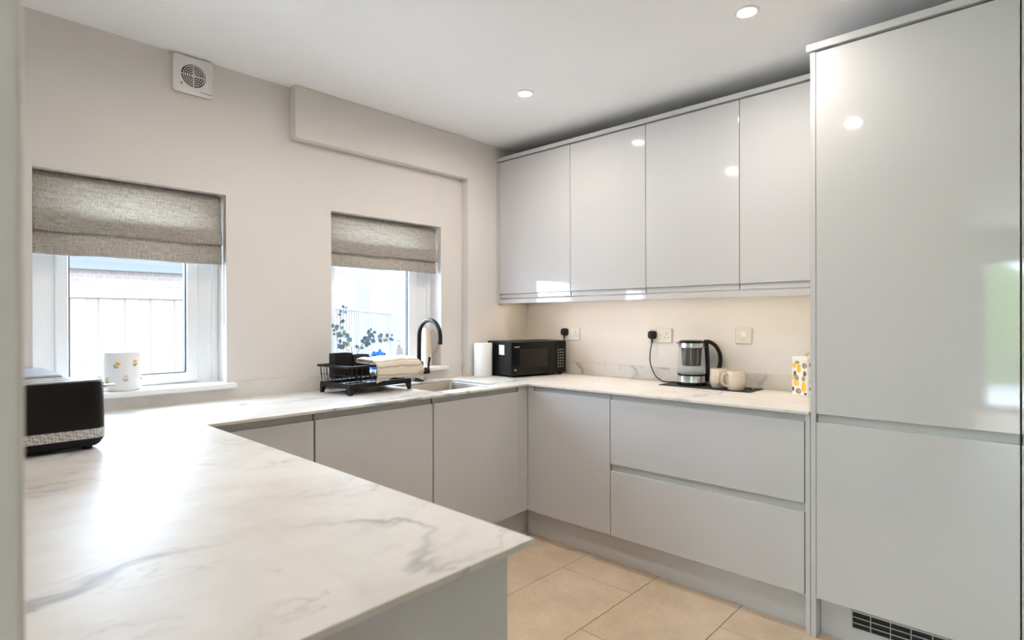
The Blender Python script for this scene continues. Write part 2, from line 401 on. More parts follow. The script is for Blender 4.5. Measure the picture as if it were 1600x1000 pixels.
# boxed-in beam and pillar standing proud of the window wall
struct(B().slab([1.335, XP, XW], [0.0, 2.17, CZ], lambda x, z: z > 2.17 or x > XP, YP, YW-0.001, 'y').obj('wall_bulkhead', 'wall', bev=0.004))
struct(B().box(XW, XW+0.15, Y0-0.15, YW+0.27, -0.2, CZ).obj('wall_right', 'wall'))
struct(B().box(-0.40, -0.25, 0.62, YW, -0.0, CZ).obj('wall_left', 'wall'))
struct(B().box(-1.60, 0.052, 0.47, 0.619, -0.0, CZ, bev=0.004).obj('wall_jamb', 'wall'))
struct(B().box(-1.75, -1.60, 0.47, 2.6, -0.0, CZ).obj('wall_passage', 'greypaint'))
struct(B().box(X0, -1.75, 2.45, 2.6, -0.0, CZ).obj('wall_far_end', 'greypaint'))
# open-plan room behind the camera: glazed doors and a window
struct(B().slab([Y0-0.15, -2.22, 0.62, 2.6], [-0.2, 0.0, 2.06, CZ], lambda y, z: not (-2.22 < y < 0.62 and 0 < z < 2.06), X0-0.15, X0, 'x').obj('wall_garden', 'greypaint'))
struct(B().box(X0-0.15, XW+0.15, Y0-0.15, Y0, -0.2, CZ).obj('wall_back', 'greypaint'))

def frame_bars(name, m_, parent, x0, x1, z0, z1, wl, wr, wb, wtp, y0, y1, bev=0.004):
    b = B().slab([x0, x0+wl, x1-wr, x1], [z0, z0+wb, z1-wtp, z1], lambda x, z: not (x0+wl < x < x1-wr and z0+wb < z < z1-wtp), y0, y1, 'y')
    return b.obj(name, m_, parent, bev=bev)
def window(name, x0, x1, fl_, fr_, sl, sr):
    t = bpy.data.objects.new(name, None); C.objects.link(t); t.location = ((x0+x1)/2, 2.9, WZ[0]); BASE[t] = Vector(t.location); struct(t)
    frame_bars('outer_frame', 'upvc', t, x0, x1, WZ[0], WZ[1], fl_, fr_, 0.045, 0.06, 2.905, 2.985)
    B().box(x1-0.025, x1, 2.890, 2.906, WZ[0], WZ[1], bev=0.003).obj('frame_trim', 'upvc', t)
    sx0, sx1, sz0, sz1 = x0+fl_-0.002, x1-fr_+0.002, 0.972, WZ[1]-0.058
    frame_bars('sash', 'upvc', t, sx0, sx1, sz0, sz1, sl, sr, 0.042, 0.05, 2.893, 2.955, bev=0.007)
    frame_bars('gasket', 'gasket', t, sx0+sl-0.004, sx1-sr+0.004, sz0+0.038, sz1-0.046, 0.009, 0.009, 0.009, 0.009, 2.905, 2.93, bev=0)
    B().box(sx0+sl, sx1-sr, 2.912, 2.918, sz0+0.04, sz1-0.048).obj('glass_pane', 'pane', t)
    return t
window('window_1', W1[0], W1[1], 0.084, 0.086, 0.044, 0.050)
window('window_2', W2[0], W2[1], 0.055, 0.100, 0.032, 0.072)
for n, x0, x1 in (('trim_1', W1[0]-0.035, W1[1]+0.035), ('trim_2', W2[0]-0.035, W2[1]+0.033)):
    b = B(); b.box(x0, x1, 2.742, YW-0.0005, 0.940, 0.966, bev=0.008, seg=3)
    b.box(x0+0.0352, x1-0.0352, YW-0.02, 2.905, 0.945, 0.966, bev=0.001)
    o = b.obj(n, 'sill'); struct(o); o['label'] = 'white gloss window sill board with rounded nose'
# glazed doors behind the camera
d = bpy.data.objects.new('door_1', None); C.objects.link(d); d.location = (X0-0.07, -0.85, 0); BASE[d] = Vector(d.location); struct(d)
for ya, yb in ((-2.22, -1.31), (-1.31, -0.39), (-0.39, 0.62)):
    B().slab([ya, ya+0.07, yb-0.07, yb], [0.0, 0.09, 1.98, 2.06], lambda y, z, a=ya, b_=yb: not (a+0.07 < y < b_-0.07 and 0.09 < z < 1.98), X0-0.11, X0-0.05, 'x').obj('leaf_frame', 'upvc', d, bev=0.004)
    B().box(X0-0.083, X0-0.077, ya+0.07, yb-0.07, 0.09, 1.98).obj('glass_pane', 'pane', d)

# ================================================================== CABINETS
RO = 'light grey gloss'
# right run, below the worktop
t = thing('base_cabinet', 'light grey single-door base cabinet in the corner, left of the two wide drawers', 'cabinet', (2.75, 1.86, 0.15))
box('body', 'carcass', t, XD+0.022, XW-0.005, 1.608, 2.13, 0.155, 0.876)
box('door', 'cab', t, XD, XD+0.02, 1.6075, 2.118, 0.158, 0.848)
box('handle_channel', 'rail', t, XD+0.014, XD+0.0215, 1.6085, 2.13, 0.845, 0.8765)
t = thing('drawer_cabinet', 'wide light grey base cabinet with two deep drawers under the kettle', 'cabinet', (2.75, 1.15, 0.15))
box('body', 'carcass', t, XD+0.022, XW-0.005, 0.692, 1.606, 0.155, 0.876)
box('drawer', 'cab', t, XD, XD+0.02, 0.6945, 1.6035, 0.522, 0.848)
box('drawer', 'cab', t, XD, XD+0.02, 0.6945, 1.6035, 0.158, 0.486)
box('handle_channel', 'rail', t, XD+0.014, XD+0.0215, 0.6935, 1.6035, 0.845, 0.8765)
box('handle_channel', 'rail', t, XD+0.014, XD+0.0215, 0.6935, 1.6035, 0.480, 0.528)
tag(box('end_panel', 'cab', None, XD-0.001, XW-0.003, 0.6725, 0.6905, 0.0, 0.8765), 'narrow grey end panel closing the drawer run beside the tall cupboard', 'panel')
t = thing('corner_post', 'slim grey L-shaped filler post in the inner corner between base doors', 'panel', (2.44, 2.15, 0.15))
box('post_strip', 'cab', t, 2.3705, XD+0.0055, YD+0.006, YD+0.022, 0.158, 0.876)
box('post_strip', 'cab', t, XD+0.006, XD+0.0125, 2.1215, YD+0.0055, 0.158, 0.876)
# left run, under the windows
def left_cab(lbl, x0, x1):
    t = thing('base_cabinet', lbl, 'cabinet', ((x0+x1)/2, 2.45, 0.15))
    zt = 0.60 if x0 > 1.7 else 0.876
    box('body', 'carcass', t, x0+0.001, x1-0.001, YD+0.0225, YW-0.015, 0.155, zt)
    box('door', 'cab', t, x0+0.002, x1-0.002, YD, YD+0.02, 0.158, 0.848)
    box('handle_channel', 'rail', t, x0+0.0035, x1-0.0015, YD+0.014, YD+0.0215, 0.845, 0.8765)
left_cab('light grey base cabinet in the peninsula corner, door mostly hidden by worktop', 0.73, 1.135)
left_cab('light grey base cabinet under the black dish rack', 1.139, 1.750)
left_cab('light grey base cabinet under the sink and black tap', 1.754, 2.3665)
# peninsula base
t = thing('peninsula_cabinet', 'light grey base cabinet carrying the marble peninsula nearest the camera', 'cabinet', (0.35, 1.4, 0.0))
box('body', 'carcass', t, 0.06, 0.655, 0.665, 2.16, 0.12, 0.876)
box('end_panel', 'cab', t, 0.056, 0.678, 0.645, 0.664, 0.0, 0.8765)
for i in range(2): box('door', 'cab', t, 0.656, 0.676, 0.668+i*0.745, 1.408+i*0.745, 0.158, 0.848)
# plinths
tag(box('plinth', 'cab', None, 2.505, 2.520, 0.692, 2.222, 0.0, 0.152), 'grey plinth board below the corner base cabinet and drawers', 'plinth')
tag(box('plinth', 'cab', None, 0.735, 2.5035, 2.223, 2.238, 0.0, 0.152), 'grey plinth board below the doors under the window wall', 'plinth')
# tall unit on the right
def tall(lbl, ya, yb, sidepanel, lblp):
    t = thing('tall_cupboard', lbl, 'cupboard', (2.76, (ya+yb)/2, 0.0))
    box('body', 'carcass', t, XD+0.022, XW-0.004, ya+0.001, yb-0.001, 0.155, 2.30)
    box('door', 'cab', t, XD, XD+0.02, ya+0.001, yb-0.001, 0.884, 2.3015)
    box('door', 'cab', t, XD, XD+0.02, ya+0.001, yb-0.001, 0.158, 0.850)
    box('handle_channel', 'rail', t, XD+0.014, XD+0.0215, ya+0.003, yb-0.003, 0.845, 0.889)
    if sidepanel: box('side_panel', 'cab', t, XD-0.001, XW-0.003, yb, yb+0.0195, 0.0, 2.305)
    if sidepanel: box('cornice', 'cab', t, XD-0.012, XW-0.003, ya, yb+0.031, 2.3085, 2.336)
    else: box('cornice', 'cab', t, XD-0.012, XW-0.003, ya, yb-0.0005, 2.3085, 2.336)
    pl = box('plinth_board', 'cab', t, 2.505, 2.520, ya+0.001, yb-0.001, 0.0, 0.152)
    return t, pl
tc, tpl = tall('tall light grey gloss cupboard with two doors filling the right side', 0.052, 0.6515, True, '')
tall('next tall grey cupboard door just showing at the right edge of the photo', -0.548, 0.050, False, '')
# ventilation grille let into the tall cupboard's plinth
g = thing('plinth_grille', 'dark slotted ventilation grille in the plinth of the tall cupboard', 'grille', (2.50, 0.37, 0.06))
B().box(2.4995, 2.5045, 0.16, 0.541, 0.063, 0.131).obj('grille_back', 'dark', g)
B().slab([0.158, 0.163, 0.537, 0.543], [0.060, 0.066, 0.128, 0.134], lambda y, z: not (0.163 < y < 0.537 and 0.066 < z < 0.128), 2.494, 2.503, 'x').obj('grille_frame', 'rail', g)
for z in (0.085, 0.107): B().box(2.4955, 2.4992, 0.162, 0.538, z-0.0014, z+0.0014).obj('slat', 'rail', g)
for k in range(5): B().box(2.4955, 2.4990, 0.222+k*0.0635, 0.2245+k*0.0635, 0.066, 0.128).obj('grille_bar', 'rail', g)

# wall cupboards
WB, WTP = 1.428, 2.3205
cuts = [2.7035, 2.102, 1.587, 1.0765, 0.674]
names = ['wall cupboard door nearest the window wall, reflecting the window, above the microwave', 'second wall cupboard from the window wall, above the left double socket',
         'third wall cupboard from the window wall, above the kettle', 'narrow wall cupboard beside the tall cupboard, partly hidden']
for k in range(4):
    ya, yb = cuts[k+1], cuts[k]
    t = thing('wall_cupboard', 'light grey ' + names[k], 'cupboard', (2.93, (ya+yb)/2, 1.395))
    box('body', 'carcass', t, XC+0.022, XW-0.003, ya+0.001, yb-0.001, 1.396, 2.3215)
    box('door', 'cab', t, XC, XC+0.02, ya+0.0017, yb-0.0017, WB, WTP)
    box('handle_channel', 'cab', t, XC+0.008, XC+0.0215, ya+0.004, yb-0.002, 1.399, WB-0.001)
tag(box('end_panel', 'cab', None, XC-0.001, XW-0.003, 2.7045, 2.722, 1.363, 2.3215), 'thin grey end panel between wall cupboards and window wall pillar', 'panel')
tag(box('cornice', 'cab', None, XC-0.012, XW-0.003, 0.673, 2.7225, 2.3265, 2.351), 'long flat grey cornice board along the top of the wall cupboards', 'cornice')
tag(box('pelmet', 'cab', None, XC, XC+0.018, 0.673, 2.7035, 1.363, 1.3915), 'long grey light pelmet along the bottom of the wall cupboards', 'pelmet')
# strip light below
t = thing('strip_light', 'long slim warm strip light under the wall cupboards, behind the pelmet', 'lamp', (2.852, 1.66, 1.386))
box('housing', 'white', t, 2.843, 2.861, 0.70, 2.66, 1.3885, 1.3955, bev=0.001)
B().box(2.847, 2.857, 0.702, 2.658, 1.3865, 1.3883).obj('lamp_face', 'puck', t)

# worktop and upstands
wt = thing('worktop', 'white marble-effect worktop running round three sides of the kitchen', 'worktop', (1.5, 2.4, 0.878))
SX = (1.845, 2.290); SY = (2.262, 2.652)
def keept(x, y):
    if SX[0] < x < SX[1] and SY[0] < y < SY[1]: return False
    if x < 0.725: return True
    if y > 2.148: return not (x > XP-0.002 and y > YP-0.002)
    return x > 2.433 and y > 0.674
B().slab([-0.248, 0.725, SX[0], SX[1], 2.433, XP-0.002, XW-0.002], [0.627, 0.674, 2.148, SY[0], SY[1], YP-0.002, YW-0.002], keept, 0.878, WT).obj('top', 'marble', wt, bev=0.0018)
zu = 0.968; yu = YW-0.0125
def keepu(x, z): return z < 0.9385 or not ((W1[0]-0.036 < x < W1[1]+0.036) or (W2[0]-0.036 < x < W2[1]+0.034))
B().slab([-0.248, W1[0]-0.036, W1[1]+0.036, W2[0]-0.036, W2[1]+0.034, XP-0.0125], [WT, 0.9385, zu], keepu, yu, YW-0.001, 'y').obj('upstand', 'marble', wt, bev=0.001)
box('upstand', 'marble', wt, XP-0.0125, XP-0.001, YP-0.0125, YW-0.001, WT, zu)
box('upstand', 'marble', wt, XP-0.0005, XW-0.0125, YP-0.0125, YP-0.001, WT, zu)
box('upstand', 'marble', wt, XW-0.0125, XW-0.001, 0.684, YP-0.001, WT, zu)
box('upstand', 'marble', wt, 2.470, XW-0.013, 0.6725, 0.6838, WT, zu)

# sink
sk = thing('sink', 'undermounted stainless steel sink bowl let into the worktop below the tap', 'sink', (2.07, 2.45, 0.70))
def ring(i, z, r=0.02, seg=5):
    x0, x1, y0, y1 = SX[0]+i, SX[1]-i, SY[0]+i, SY[1]-i; o = []
    for cx, cy_, a0 in ((x1-r, y1-r, 0), (x0+r, y1-r, 90), (x0+r, y0+r, 180), (x1-r, y0+r, 270)):
        for k in range(seg+1):
            a = R(a0+90*k/seg); o.append((cx+r*math.cos(a), cy_+r*math.sin(a), z))
    return o
b = B(); b.loft([ring(-0.012, 0.877, 0.03), ring(-0.002, 0.877), ring(0.0, 0.872), ring(0.004, 0.70, 0.025), ring(0.02, 0.688, 0.03), ring(0.19, 0.684, 0.004)], cap=False)
b.bm.faces.new([b.bm.verts.new(p) for p in ring(0.19, 0.684, 0.004)])
o = b.obj('bowl', 'sink', sk); md = o.modifiers.new('t', 'SOLIDIFY'); md.thickness = 0.0015; md.offset = -1
B().lathe([(0.012, 0), (0.045, 0), (0.045, 0.003), (0.012, 0.002)], (2.07, 2.45, 0.686)).obj('drain', 'chrome', sk)
for dx in (-0.02, 0.0, 0.02): B().cyl((2.03+dx, SY[1]-0.006, 0.845), (2.03+dx, SY[1]-0.001, 0.845), 0.006, 12).obj('overflow_hole', 'dark', sk)
# tap
tp = thing('mixer_tap', 'matt black swan-neck mixer tap with side lever behind the sink', 'tap', (2.085, 2.705, WT))
TX, TY = 2.085, 2.705
B().lathe([(0.028, 0), (0.028, 0.006), (0.024, 0.010), (0.024, 0.085), (0.026, 0.09), (0.026, 0.115), (0.017, 0.12), (0.0135, 0.122)], (TX, TY, WT)).obj('body', 'black', tp)
pts = [(TX, TY, WT+0.115), (TX, TY, WT+0.20), (TX, TY, WT+0.265)]
rr = 0.098
for k in range(1, 21):
    a = math.pi*k/20*1.04; pts.append((TX, TY-rr+rr*math.cos(a), WT+0.265+rr*math.sin(a)))
l = Vector(pts[-1]); l2 = (l-Vector(pts[-2])).normalized(); pts.append(tuple(l+l2*0.022))
B().tube(pts, 0.0125, 14).obj('spout', 'black', tp)
e = Vector(pts[-1]); B().tube([e-l2*0.012, e+l2*0.006], 0.0138, 14).obj('nozzle', 'black', tp)
lv = B().cyl((TX, TY, WT+0.062), (TX+0.055, TY-0.028, WT+0.062), 0.019, 18).obj('valve', 'black', tp)
B().tube([(TX+0.048, TY-0.025, WT+0.07), (TX+0.052, TY-0.027, WT+0.11), (TX+0.056, TY-0.029, WT+0.142)], [0.006, 0.007, 0.0085], 10).obj('lever', 'black', lv)

# ================================================================== BLINDS
def blind(lbl, x0, x1, zs, chain):
    ztop, zf, zb = zs
    t = thing('roman_blind', lbl, 'blind', ((x0+x1)/2, 2.81, zb))
    n = 48
    def sheet(prof, wav, seed):
        rows = []
        for i, (y, z) in enumerate(prof):
            r = []
            for k in range(n+1):
                u = k/n; s = i/(len(prof)-1)
                dy = wav*s*(math.sin(u*7+seed)*0.6 + math.sin(u*17+seed*2)*0.4); dz = wav*0.9*s*(math.sin(u*9+seed*3)+0.6*math.sin(u*21+seed))
                r.append((x0+(x1-x0)*u, y-abs(dy), z+dz))
            rows.append(r)
        return B().sheet(rows)
    for nm, pr, wv in (('upper_fold', [(2.834, ztop-0.002), (2.830, ztop-0.05), (2.822, ztop-0.11), (2.812, ztop-0.17), (2.803, zf+0.02), (2.801, zf+0.006), (2.804, zf), (2.811, zf+0.002), (2.817, zf+0.016), (2.830, zf+0.06)], 0.003),
                       ('lower_fold', [(2.836, zf+0.07), (2.824, zf+0.03), (2.816, zf-0.02), (2.812, zb+0.02), (2.811, zb+0.006), (2.815, zb), (2.821, zb+0.003), (2.8255, zb+0.03), (2.829, zf-0.012), (2.832, zf+0.03)], 0.003)):
        o = sheet(pr, wv, 1.3 if chain else 2.6).obj(nm, 'linen', t)
        md = o.modifiers.new('s', 'SUBSURF'); md.levels = 1; md.render_levels = 1
        md = o.modifiers.new('t', 'SOLIDIFY'); md.thickness = 0.0012
    box('head_rail', 'white', t, x0, x1, 2.838, 2.868, ztop-0.03, ztop-0.001)
    if chain:
        xc_ = x1-0.004+0.008
        for dx in (-0.004, 0.004): B().tube([(xc_+dx*0.6, 2.797+dx, ztop-0.02), (xc_+dx*0.6, 2.797+dx, 1.24)], 0.0013, 6).obj('bead_chain', 'steel', t)
        B().tube([(xc_-0.0024, 2.793, 1.24), (xc_, 2.797, 1.234), (xc_+0.0024, 2.801, 1.24)], 0.0013, 6).obj('bead_chain', 'steel', t)
blind('oatmeal linen roman blind over the left window with flower pot', 0.333, 1.016, (1.840, 1.606, 1.515), True)
blind('oatmeal linen roman blind over the right window behind the tap', 1.565, 2.303, (1.840, 1.622, 1.547), False)

# ================================================================== CEILING LIGHTS, FAN
for k, (x, y, lb) in enumerate(((2.20, 0.825, 'round recessed ceiling downlight nearest the tall cupboard, upper right'), (2.205, 1.965, 'round recessed ceiling downlight near the wall cupboards, upper middle'),
                                (1.06, 1.80, 'ceiling downlight out of frame, mirrored as a dot in the third wall cupboard'), (1.00, 0.83, 'ceiling downlight out of frame, mirrored as a dot in the tall cupboard'))):
    t = thing('downlight', lb, 'lamp', (x, y, CZ-0.004), group='recessed ceiling downlights')
    B().lathe([(0.030, 0.0), (0.0345, -0.0035), (0.043, -0.003), (0.046, 0.0), (0.046, 0.0035), (0.030, 0.0035)], (x, y, CZ-0.004), 40, True).obj('bezel', 'white', t)
    B().lathe([(0.030, 0.001), (0.030, 0.003)], (x, y, CZ-0.004), 32).obj('lamp_face', 'lamp', t)
fx, fz, yf = 0.883, 2.344, 2.762
t = thing('extractor_fan', 'square white extractor fan with round grille high on the window wall', 'fan', (fx, YW, fz-0.083))
ring_n = 48
def rrect(h, r, y, seg=6):
    o = []
    for cx, cz, a0 in ((h-r, h-r, 0), (-h+r, h-r, 90), (-h+r, -h+r, 180), (h-r, -h+r, 270)):
        for k in range(seg+1):
            a = R(a0+90*k/seg); o.append((fx+cx+r*math.cos(a), y, fz+cz+r*math.sin(a)))
    return o
# front plate with a round opening
b = B()
def outer(h, r, y):          # square outline sampled by angle
    o = []
    for k in range(ring_n):
        a = 2*math.pi*k/ring_n; c, s_ = math.cos(a), math.sin(a); q = (abs(c)**14+abs(s_)**14)**(-1/14)
        o.append((fx+h*q*c, y, fz+h*q*s_))
    return o
def circ(r, y): return [(fx+r*math.cos(2*math.pi*k/ring_n), y, fz+r*math.sin(2*math.pi*k/ring_n)) for k in range(ring_n)]
b.loft([outer(0.078, 0.01, YW-0.0005), outer(0.0815, 0.01, yf+0.006), outer(0.0825, 0.01, yf+0.003), outer(0.079, 0.01, yf), circ(0.050, yf), circ(0.050, yf+0.012), circ(0.048, YW-0.004)], cap=False)
b.obj('casing', 'white', t)
B().cyl((fx, yf+0.0165, fz), (fx, YW-0.001, fz), 0.0495, 40).obj('duct', 'dark', t)
b = B()
for k in range(7):
    a0 = 2*math.pi*k/7; vs_ = []
    for rr_, da, dy in ((0.012, -0.25, 0.0), (0.046, -0.30, 0.0), (0.046, 0.30, 0.004), (0.012, 0.25, 0.003)): vs_.append((fx+rr_*math.cos(a0+da), yf+0.0115+dy, fz+rr_*math.sin(a0+da)))
    b.faces(vs_, [(0, 1, 2, 3)])
o = b.obj('impeller', 'fandark', t); md = o.modifiers.new('t', 'SOLIDIFY'); md.thickness = 0.001
for rr_ in (0.0085, 0.017, 0.0255, 0.034, 0.0425): B().tube([(fx+rr_*math.cos(2*math.pi*k/40), yf+0.0012, fz+rr_*math.sin(2*math.pi*k/40)) for k in range(40)], 0.0021, 6, closed=True).obj('grille_ring', 'white', t)
for (dx, dz) in ((1, 0), (0, 1)): B().cyl((fx-dx*0.050, yf+0.001, fz-dz*0.050), (fx+dx*0.050, yf+0.001, fz+dz*0.050), 0.0021, 6).obj('grille_bar', 'white', t)
B().cyl((fx, yf, fz), (fx, yf+0.004, fz), 0.005, 12).obj('grille_boss', 'white', t)
bl = BASE[t]
b = B(); b.box(fx-0.052, fx-0.046, yf-0.0006, yf, fz-0.047, fz-0.041).obj('indicator', 'dark', t)
for dx, dz in ((0, 0), (0.0035, 0.0035), (0.0035, -0.0035), (0.007, 0)): B().box(fx+0.028+dx, fx+0.0305+dx, yf-0.0006, yf, fz-0.0665+dz, fz-0.064+dz).obj('logo_mark', 'navy', t)
text('brand_name', 'manrose', 0.0105, frame_mat(Vector((fx+0.040, yf-0.0004, fz-0.069))-bl, (1, 0, 0), (0, 0, 1)), 'navy', t)

# ================================================================== SOCKETS, PLUGS
def socket(lbl, yc, zc, double=True):
    w_ = 0.146 if double else 0.086
    t = thing('wall_socket' if double else 'fused_switch', lbl, 'socket' if double else 'switch', (XW-0.001, yc, zc-0.043))
    x = XW-0.0105
    B().rprism(-w_/2, w_/2, -0.043, 0.043, 0.006, [(0, 0), (0.006, 0), (0.0085, 0.0015), (0.0095, 0.004)]).bm.free() if False else None
    b = B().rprism(-w_/2, w_/2, -0.043, 0.043, 0.006, [(0, 0), (0.006, 0), (0.0085, 0.0015), (0.0095, 0.004)])
    bmesh.ops.transform(b.bm, matrix=Matrix(((0, 0, -1, XW-0.001), (-1, 0, 0, yc), (0, 1, 0, zc), (0, 0, 0, 1))), verts=b.bm.verts[:])
    b.obj('face_plate', 'socketw', t)
    if double:
        for s in (1, -1):
            box('rocker', 'white', t, x-0.003, x+0.001, yc+s*0.010-0.006, yc+s*0.010+0.006, zc+0.010, zc+0.030)
            yo = yc + s*0.042
            for dy, dz, hy, hz in ((0, 0.012, 0.002, 0.004), (0.011, -0.012, 0.0032, 0.002), (-0.011, -0.012, 0.0032, 0.002)):
                B().box(x-0.0006, x+0.0008, yo+dy-hy, yo+dy+hy, zc+dz-hz, zc+dz+hz).obj('pin_hole', 'dark', t)
    else:
        b = box('fuse_cover', 'white', t, x-0.002, x+0.001, yc-0.013, yc+0.013, zc-0.004, zc+0.022)
        B().box(x-0.001, x+0.0008, yc-0.009, yc+0.009, zc-0.022, zc-0.020).obj('cable_slot', 'brownprint', t)
        for s in (1, -1): B().cyl((x-0.0005, yc+s*0.031, zc), (x+0.001, yc+s*0.031, zc), 0.0035, 12).obj('screw', 'steel', t)
    return t
socket('ivory double wall socket behind the microwave', 2.327, 1.158)
socket('ivory double wall socket left of the kettle', 1.664, 1.158)
socket('square ivory fused wall switch plate above the two mugs', 1.173, 1.166, False)
def plug(lbl, yc, zc, cable, group=None):
    t = thing('mains_plug', lbl, 'plug', (XW-0.03, yc, zc))
    rings = []
    for x, s in ((XW-0.0112, 0.98), (XW-0.020, 1.0), (XW-0.034, 0.94), (XW-0.040, 0.80), (XW-0.042, 0.55)):
        rings.append([(x, yc+0.025*s*math.copysign(abs(math.cos(a))**0.6, math.cos(a)), zc+0.025*s*math.copysign(abs(math.sin(a))**0.6, math.sin(a))-0.002) for a in [2*math.pi*k/28 for k in range(28)]])
    B().loft(rings).obj('plug_body', 'blackmatt', t)
    B().tube([(XW-0.026, yc, zc-0.022), (XW-0.026, yc-0.001, zc-0.048)], [0.007, 0.0045], 10).obj('strain_relief', 'cable', t)
    if cable: B().tube(cable, 0.0033, 8).obj('cable', 'cable', t)
    return t
def smooth(pts, n=8):
    P = [Vector(p) for p in pts]; P = [P[0]*2-P[1]] + P + [P[-1]*2-P[-2]]; o = []
    for i in range(1, len(P)-2):
        for k in range(n):
            t_ = k/n; a, b_, c, d_ = P[i-1:i+3]
            o.append(0.5*((2*b_)+(c-a)*t_+(2*a-5*b_+4*c-d_)*t_*t_+(3*b_-a-3*c+d_)*t_**3))
    o.append(P[-2]); return o
yk = 1.709
plug('black mains plug and cable of the kettle in the middle wall socket', yk, 1.163, smooth([(XW-0.026, yk, 1.12), (XW-0.027, yk+0.012, 1.05), (XW-0.03, yk+0.008, 0.99), (XW-0.045, yk-0.03, 0.925), (XW-0.07, yk-0.085, 0.8975), (XW-0.085, 1.58, 0.8945), (XW-0.09, 1.53, 0.8985), (2.985, 1.49, 0.9005)]))
plug('black mains plug peeping over the right corner of the microwave', 2.371, 1.172, smooth([(XW-0.026, 2.370, 1.13), (XW-0.025, 2.372, 1.05), (XW-0.025, 2.375, 0.98)]))

# ================================================================== MICROWAVE
th_ = -math.atan2(0.096, 0.44)
mw = thing('microwave', 'black compact microwave oven set at an angle in the worktop corner', 'microwave', (2.577, 2.412, WT), th_)
MWW, MWD, MWH = 0.440, 0.285, 0.225
def mbox(n, m_, par, *a, bev=0.002): return B().box(*a, bev=bev).obj(n, m_, par, local=True)
mbox('casing', 'blackmatt', mw, 0.002, MWW-0.002, 0.020, MWD, 0.012, MWH, bev=0.004)
dr = mbox('door', 'blackgloss', mw, 0.0, 0.347, 0.0, 0.0195, 0.014, MWH-0.001, bev=0.003)
mbox('door_window', 'mwglass', dr, 0.062, 0.283, -0.0012, 0.001, 0.062, 0.178, bev=0.0005)
mbox('control_panel', 'blackgloss', mw, 0.3495, MWW, 0.001, 0.0195, 0.014, MWH-0.001, bev=0.003)
for r_ in range(7):
    for c_ in range(3):
        mbox('keypad_button', 'print', mw, 0.372+c_*0.019, 0.378+c_*0.019, -0.0003, 0.002, 0.052+r_*0.0185, 0.058+r_*0.0185, bev=0)
for fx_, fy_ in ((0.03, 0.03), (MWW-0.03, 0.03), (0.03, MWD-0.03), (MWW-0.03, MWD-0.03)): B().lathe([(0.010, 0.0004), (0.012, 0.013)], (fx_, fy_, 0), 12).obj('foot', 'blackmatt', mw, local=True)
text('brand_name', 'SHARP', 0.0135, frame_mat((0.020, -0.0006, 0.188), (1, 0, 0), (0, 0, 1)), 'print', mw)
mbox('badge', 'print', mw, 0.020, 0.036, -0.0006, 0.001, 0.045, 0.053, bev=0)
mbox('rating_label', 'paper', mw, 0.0006, 0.003, 0.085, 0.145, 0.140, 0.203, bev=0)
# paper towel roll
t = thing('paper_towel_roll', 'upright roll of white paper towel against the pillar, left of the microwave', 'paper roll', (2.560, 2.650, WT))
B().lathe([(0.020, 0.001), (0.058, 0.0), (0.0595, 0.003), (0.0595, 0.2105), (0.058, 0.2135), (0.0205, 0.2135), (0.020, 0.21)], (2.560, 2.650, WT), 48, True).obj('paper_wrap', 'paper', t)
B().lathe([(0.0195, 0.001), (0.0195, 0.2125), (0.0175, 0.2125), (0.0175, 0.004)], (2.560, 2.650, WT), 24, True).obj('core', 'brownprint', t)

# ================================================================== KETTLE GROUP
tag(B().rprism(2.852, 3.050, 1.058, 1.560, 0.014, [(WT+0.0004, 0.001), (WT+0.002, 0), (WT+0.0035, 0.001)]).obj('counter_mat', 'slate'), 'thin black rectangular mat under the kettle and mugs', 'mat')
ZM = WT + 0.0036
KX, KY = 2.975, 1.420
kt = thing('glass_kettle', 'glass and black electric kettle with steel bands and infuser, standing on black mat', 'kettle', (KX, KY, ZM))
kc = (KX, KY, ZM)
B().lathe([(0.079, 0.0), (0.082, 0.003), (0.082, 0.013), (0.078, 0.016)], kc, 40).obj('power_base', 'blackgloss', kt)
B().lathe([(0.073, 0.0165), (0.0765, 0.018), (0.0755, 0.052), (0.073, 0.054)], kc, 40).obj('heater_band', 'chrome', kt)
B().lathe([(0.0762, 0.0545), (0.0768, 0.056), (0.0768, 0.061), (0.0762, 0.0625)], kc, 40).obj('seal_ring', 'blackgloss', kt)
b = B(); b.loft([[(KX+r_*math.cos(2*math.pi*k/48), KY+r_*math.sin(2*math.pi*k/48), ZM+z) for k in range(48)] for r_, z in ((0.0752, 0.063), (0.0748, 0.09), (0.0725, 0.14), (0.0690, 0.205))], cap=False); b.obj('glass_body', 'glass', kt)
B().lathe([(0.0685, 0.2055), (0.0715, 0.2065), (0.0705, 0.230), (0.068, 0.231)], kc, 40).obj('collar_band', 'steel', kt)
b = B().lathe([(0.0675, 0.2315), (0.0695, 0.233), (0.068, 0.240), (0.058, 0.2455), (0.03, 0.247), (0.001, 0.247)], kc, 40); b.obj('lid', 'blackgloss', kt)
inf = B().lathe([(0.047, 0.105), (0.050, 0.107), (0.0550, 0.196), (0.058, 0.2045)], kc, 36).obj('infuser', mat('dark_smoked_mesh', (0.06, 0.052, 0.047), 0.35, 0.4), kt)
for k in range(4):
    a = R(200+k*40); B().cyl((KX+0.0507*math.cos(a), KY+0.0507*math.sin(a), ZM+0.110), (KX+0.0555*math.cos(a), KY+0.0555*math.sin(a), ZM+0.20), 0.0012, 6).obj('infuser_rib', 'steel', inf)
hd = Vector((0.50, -0.866, 0)).normalized(); hs = hd.cross(Vector((0, 0, 1)))
def hp(d_, z): return tuple(Vector(kc)+hd*d_+Vector((0, 0, z)))
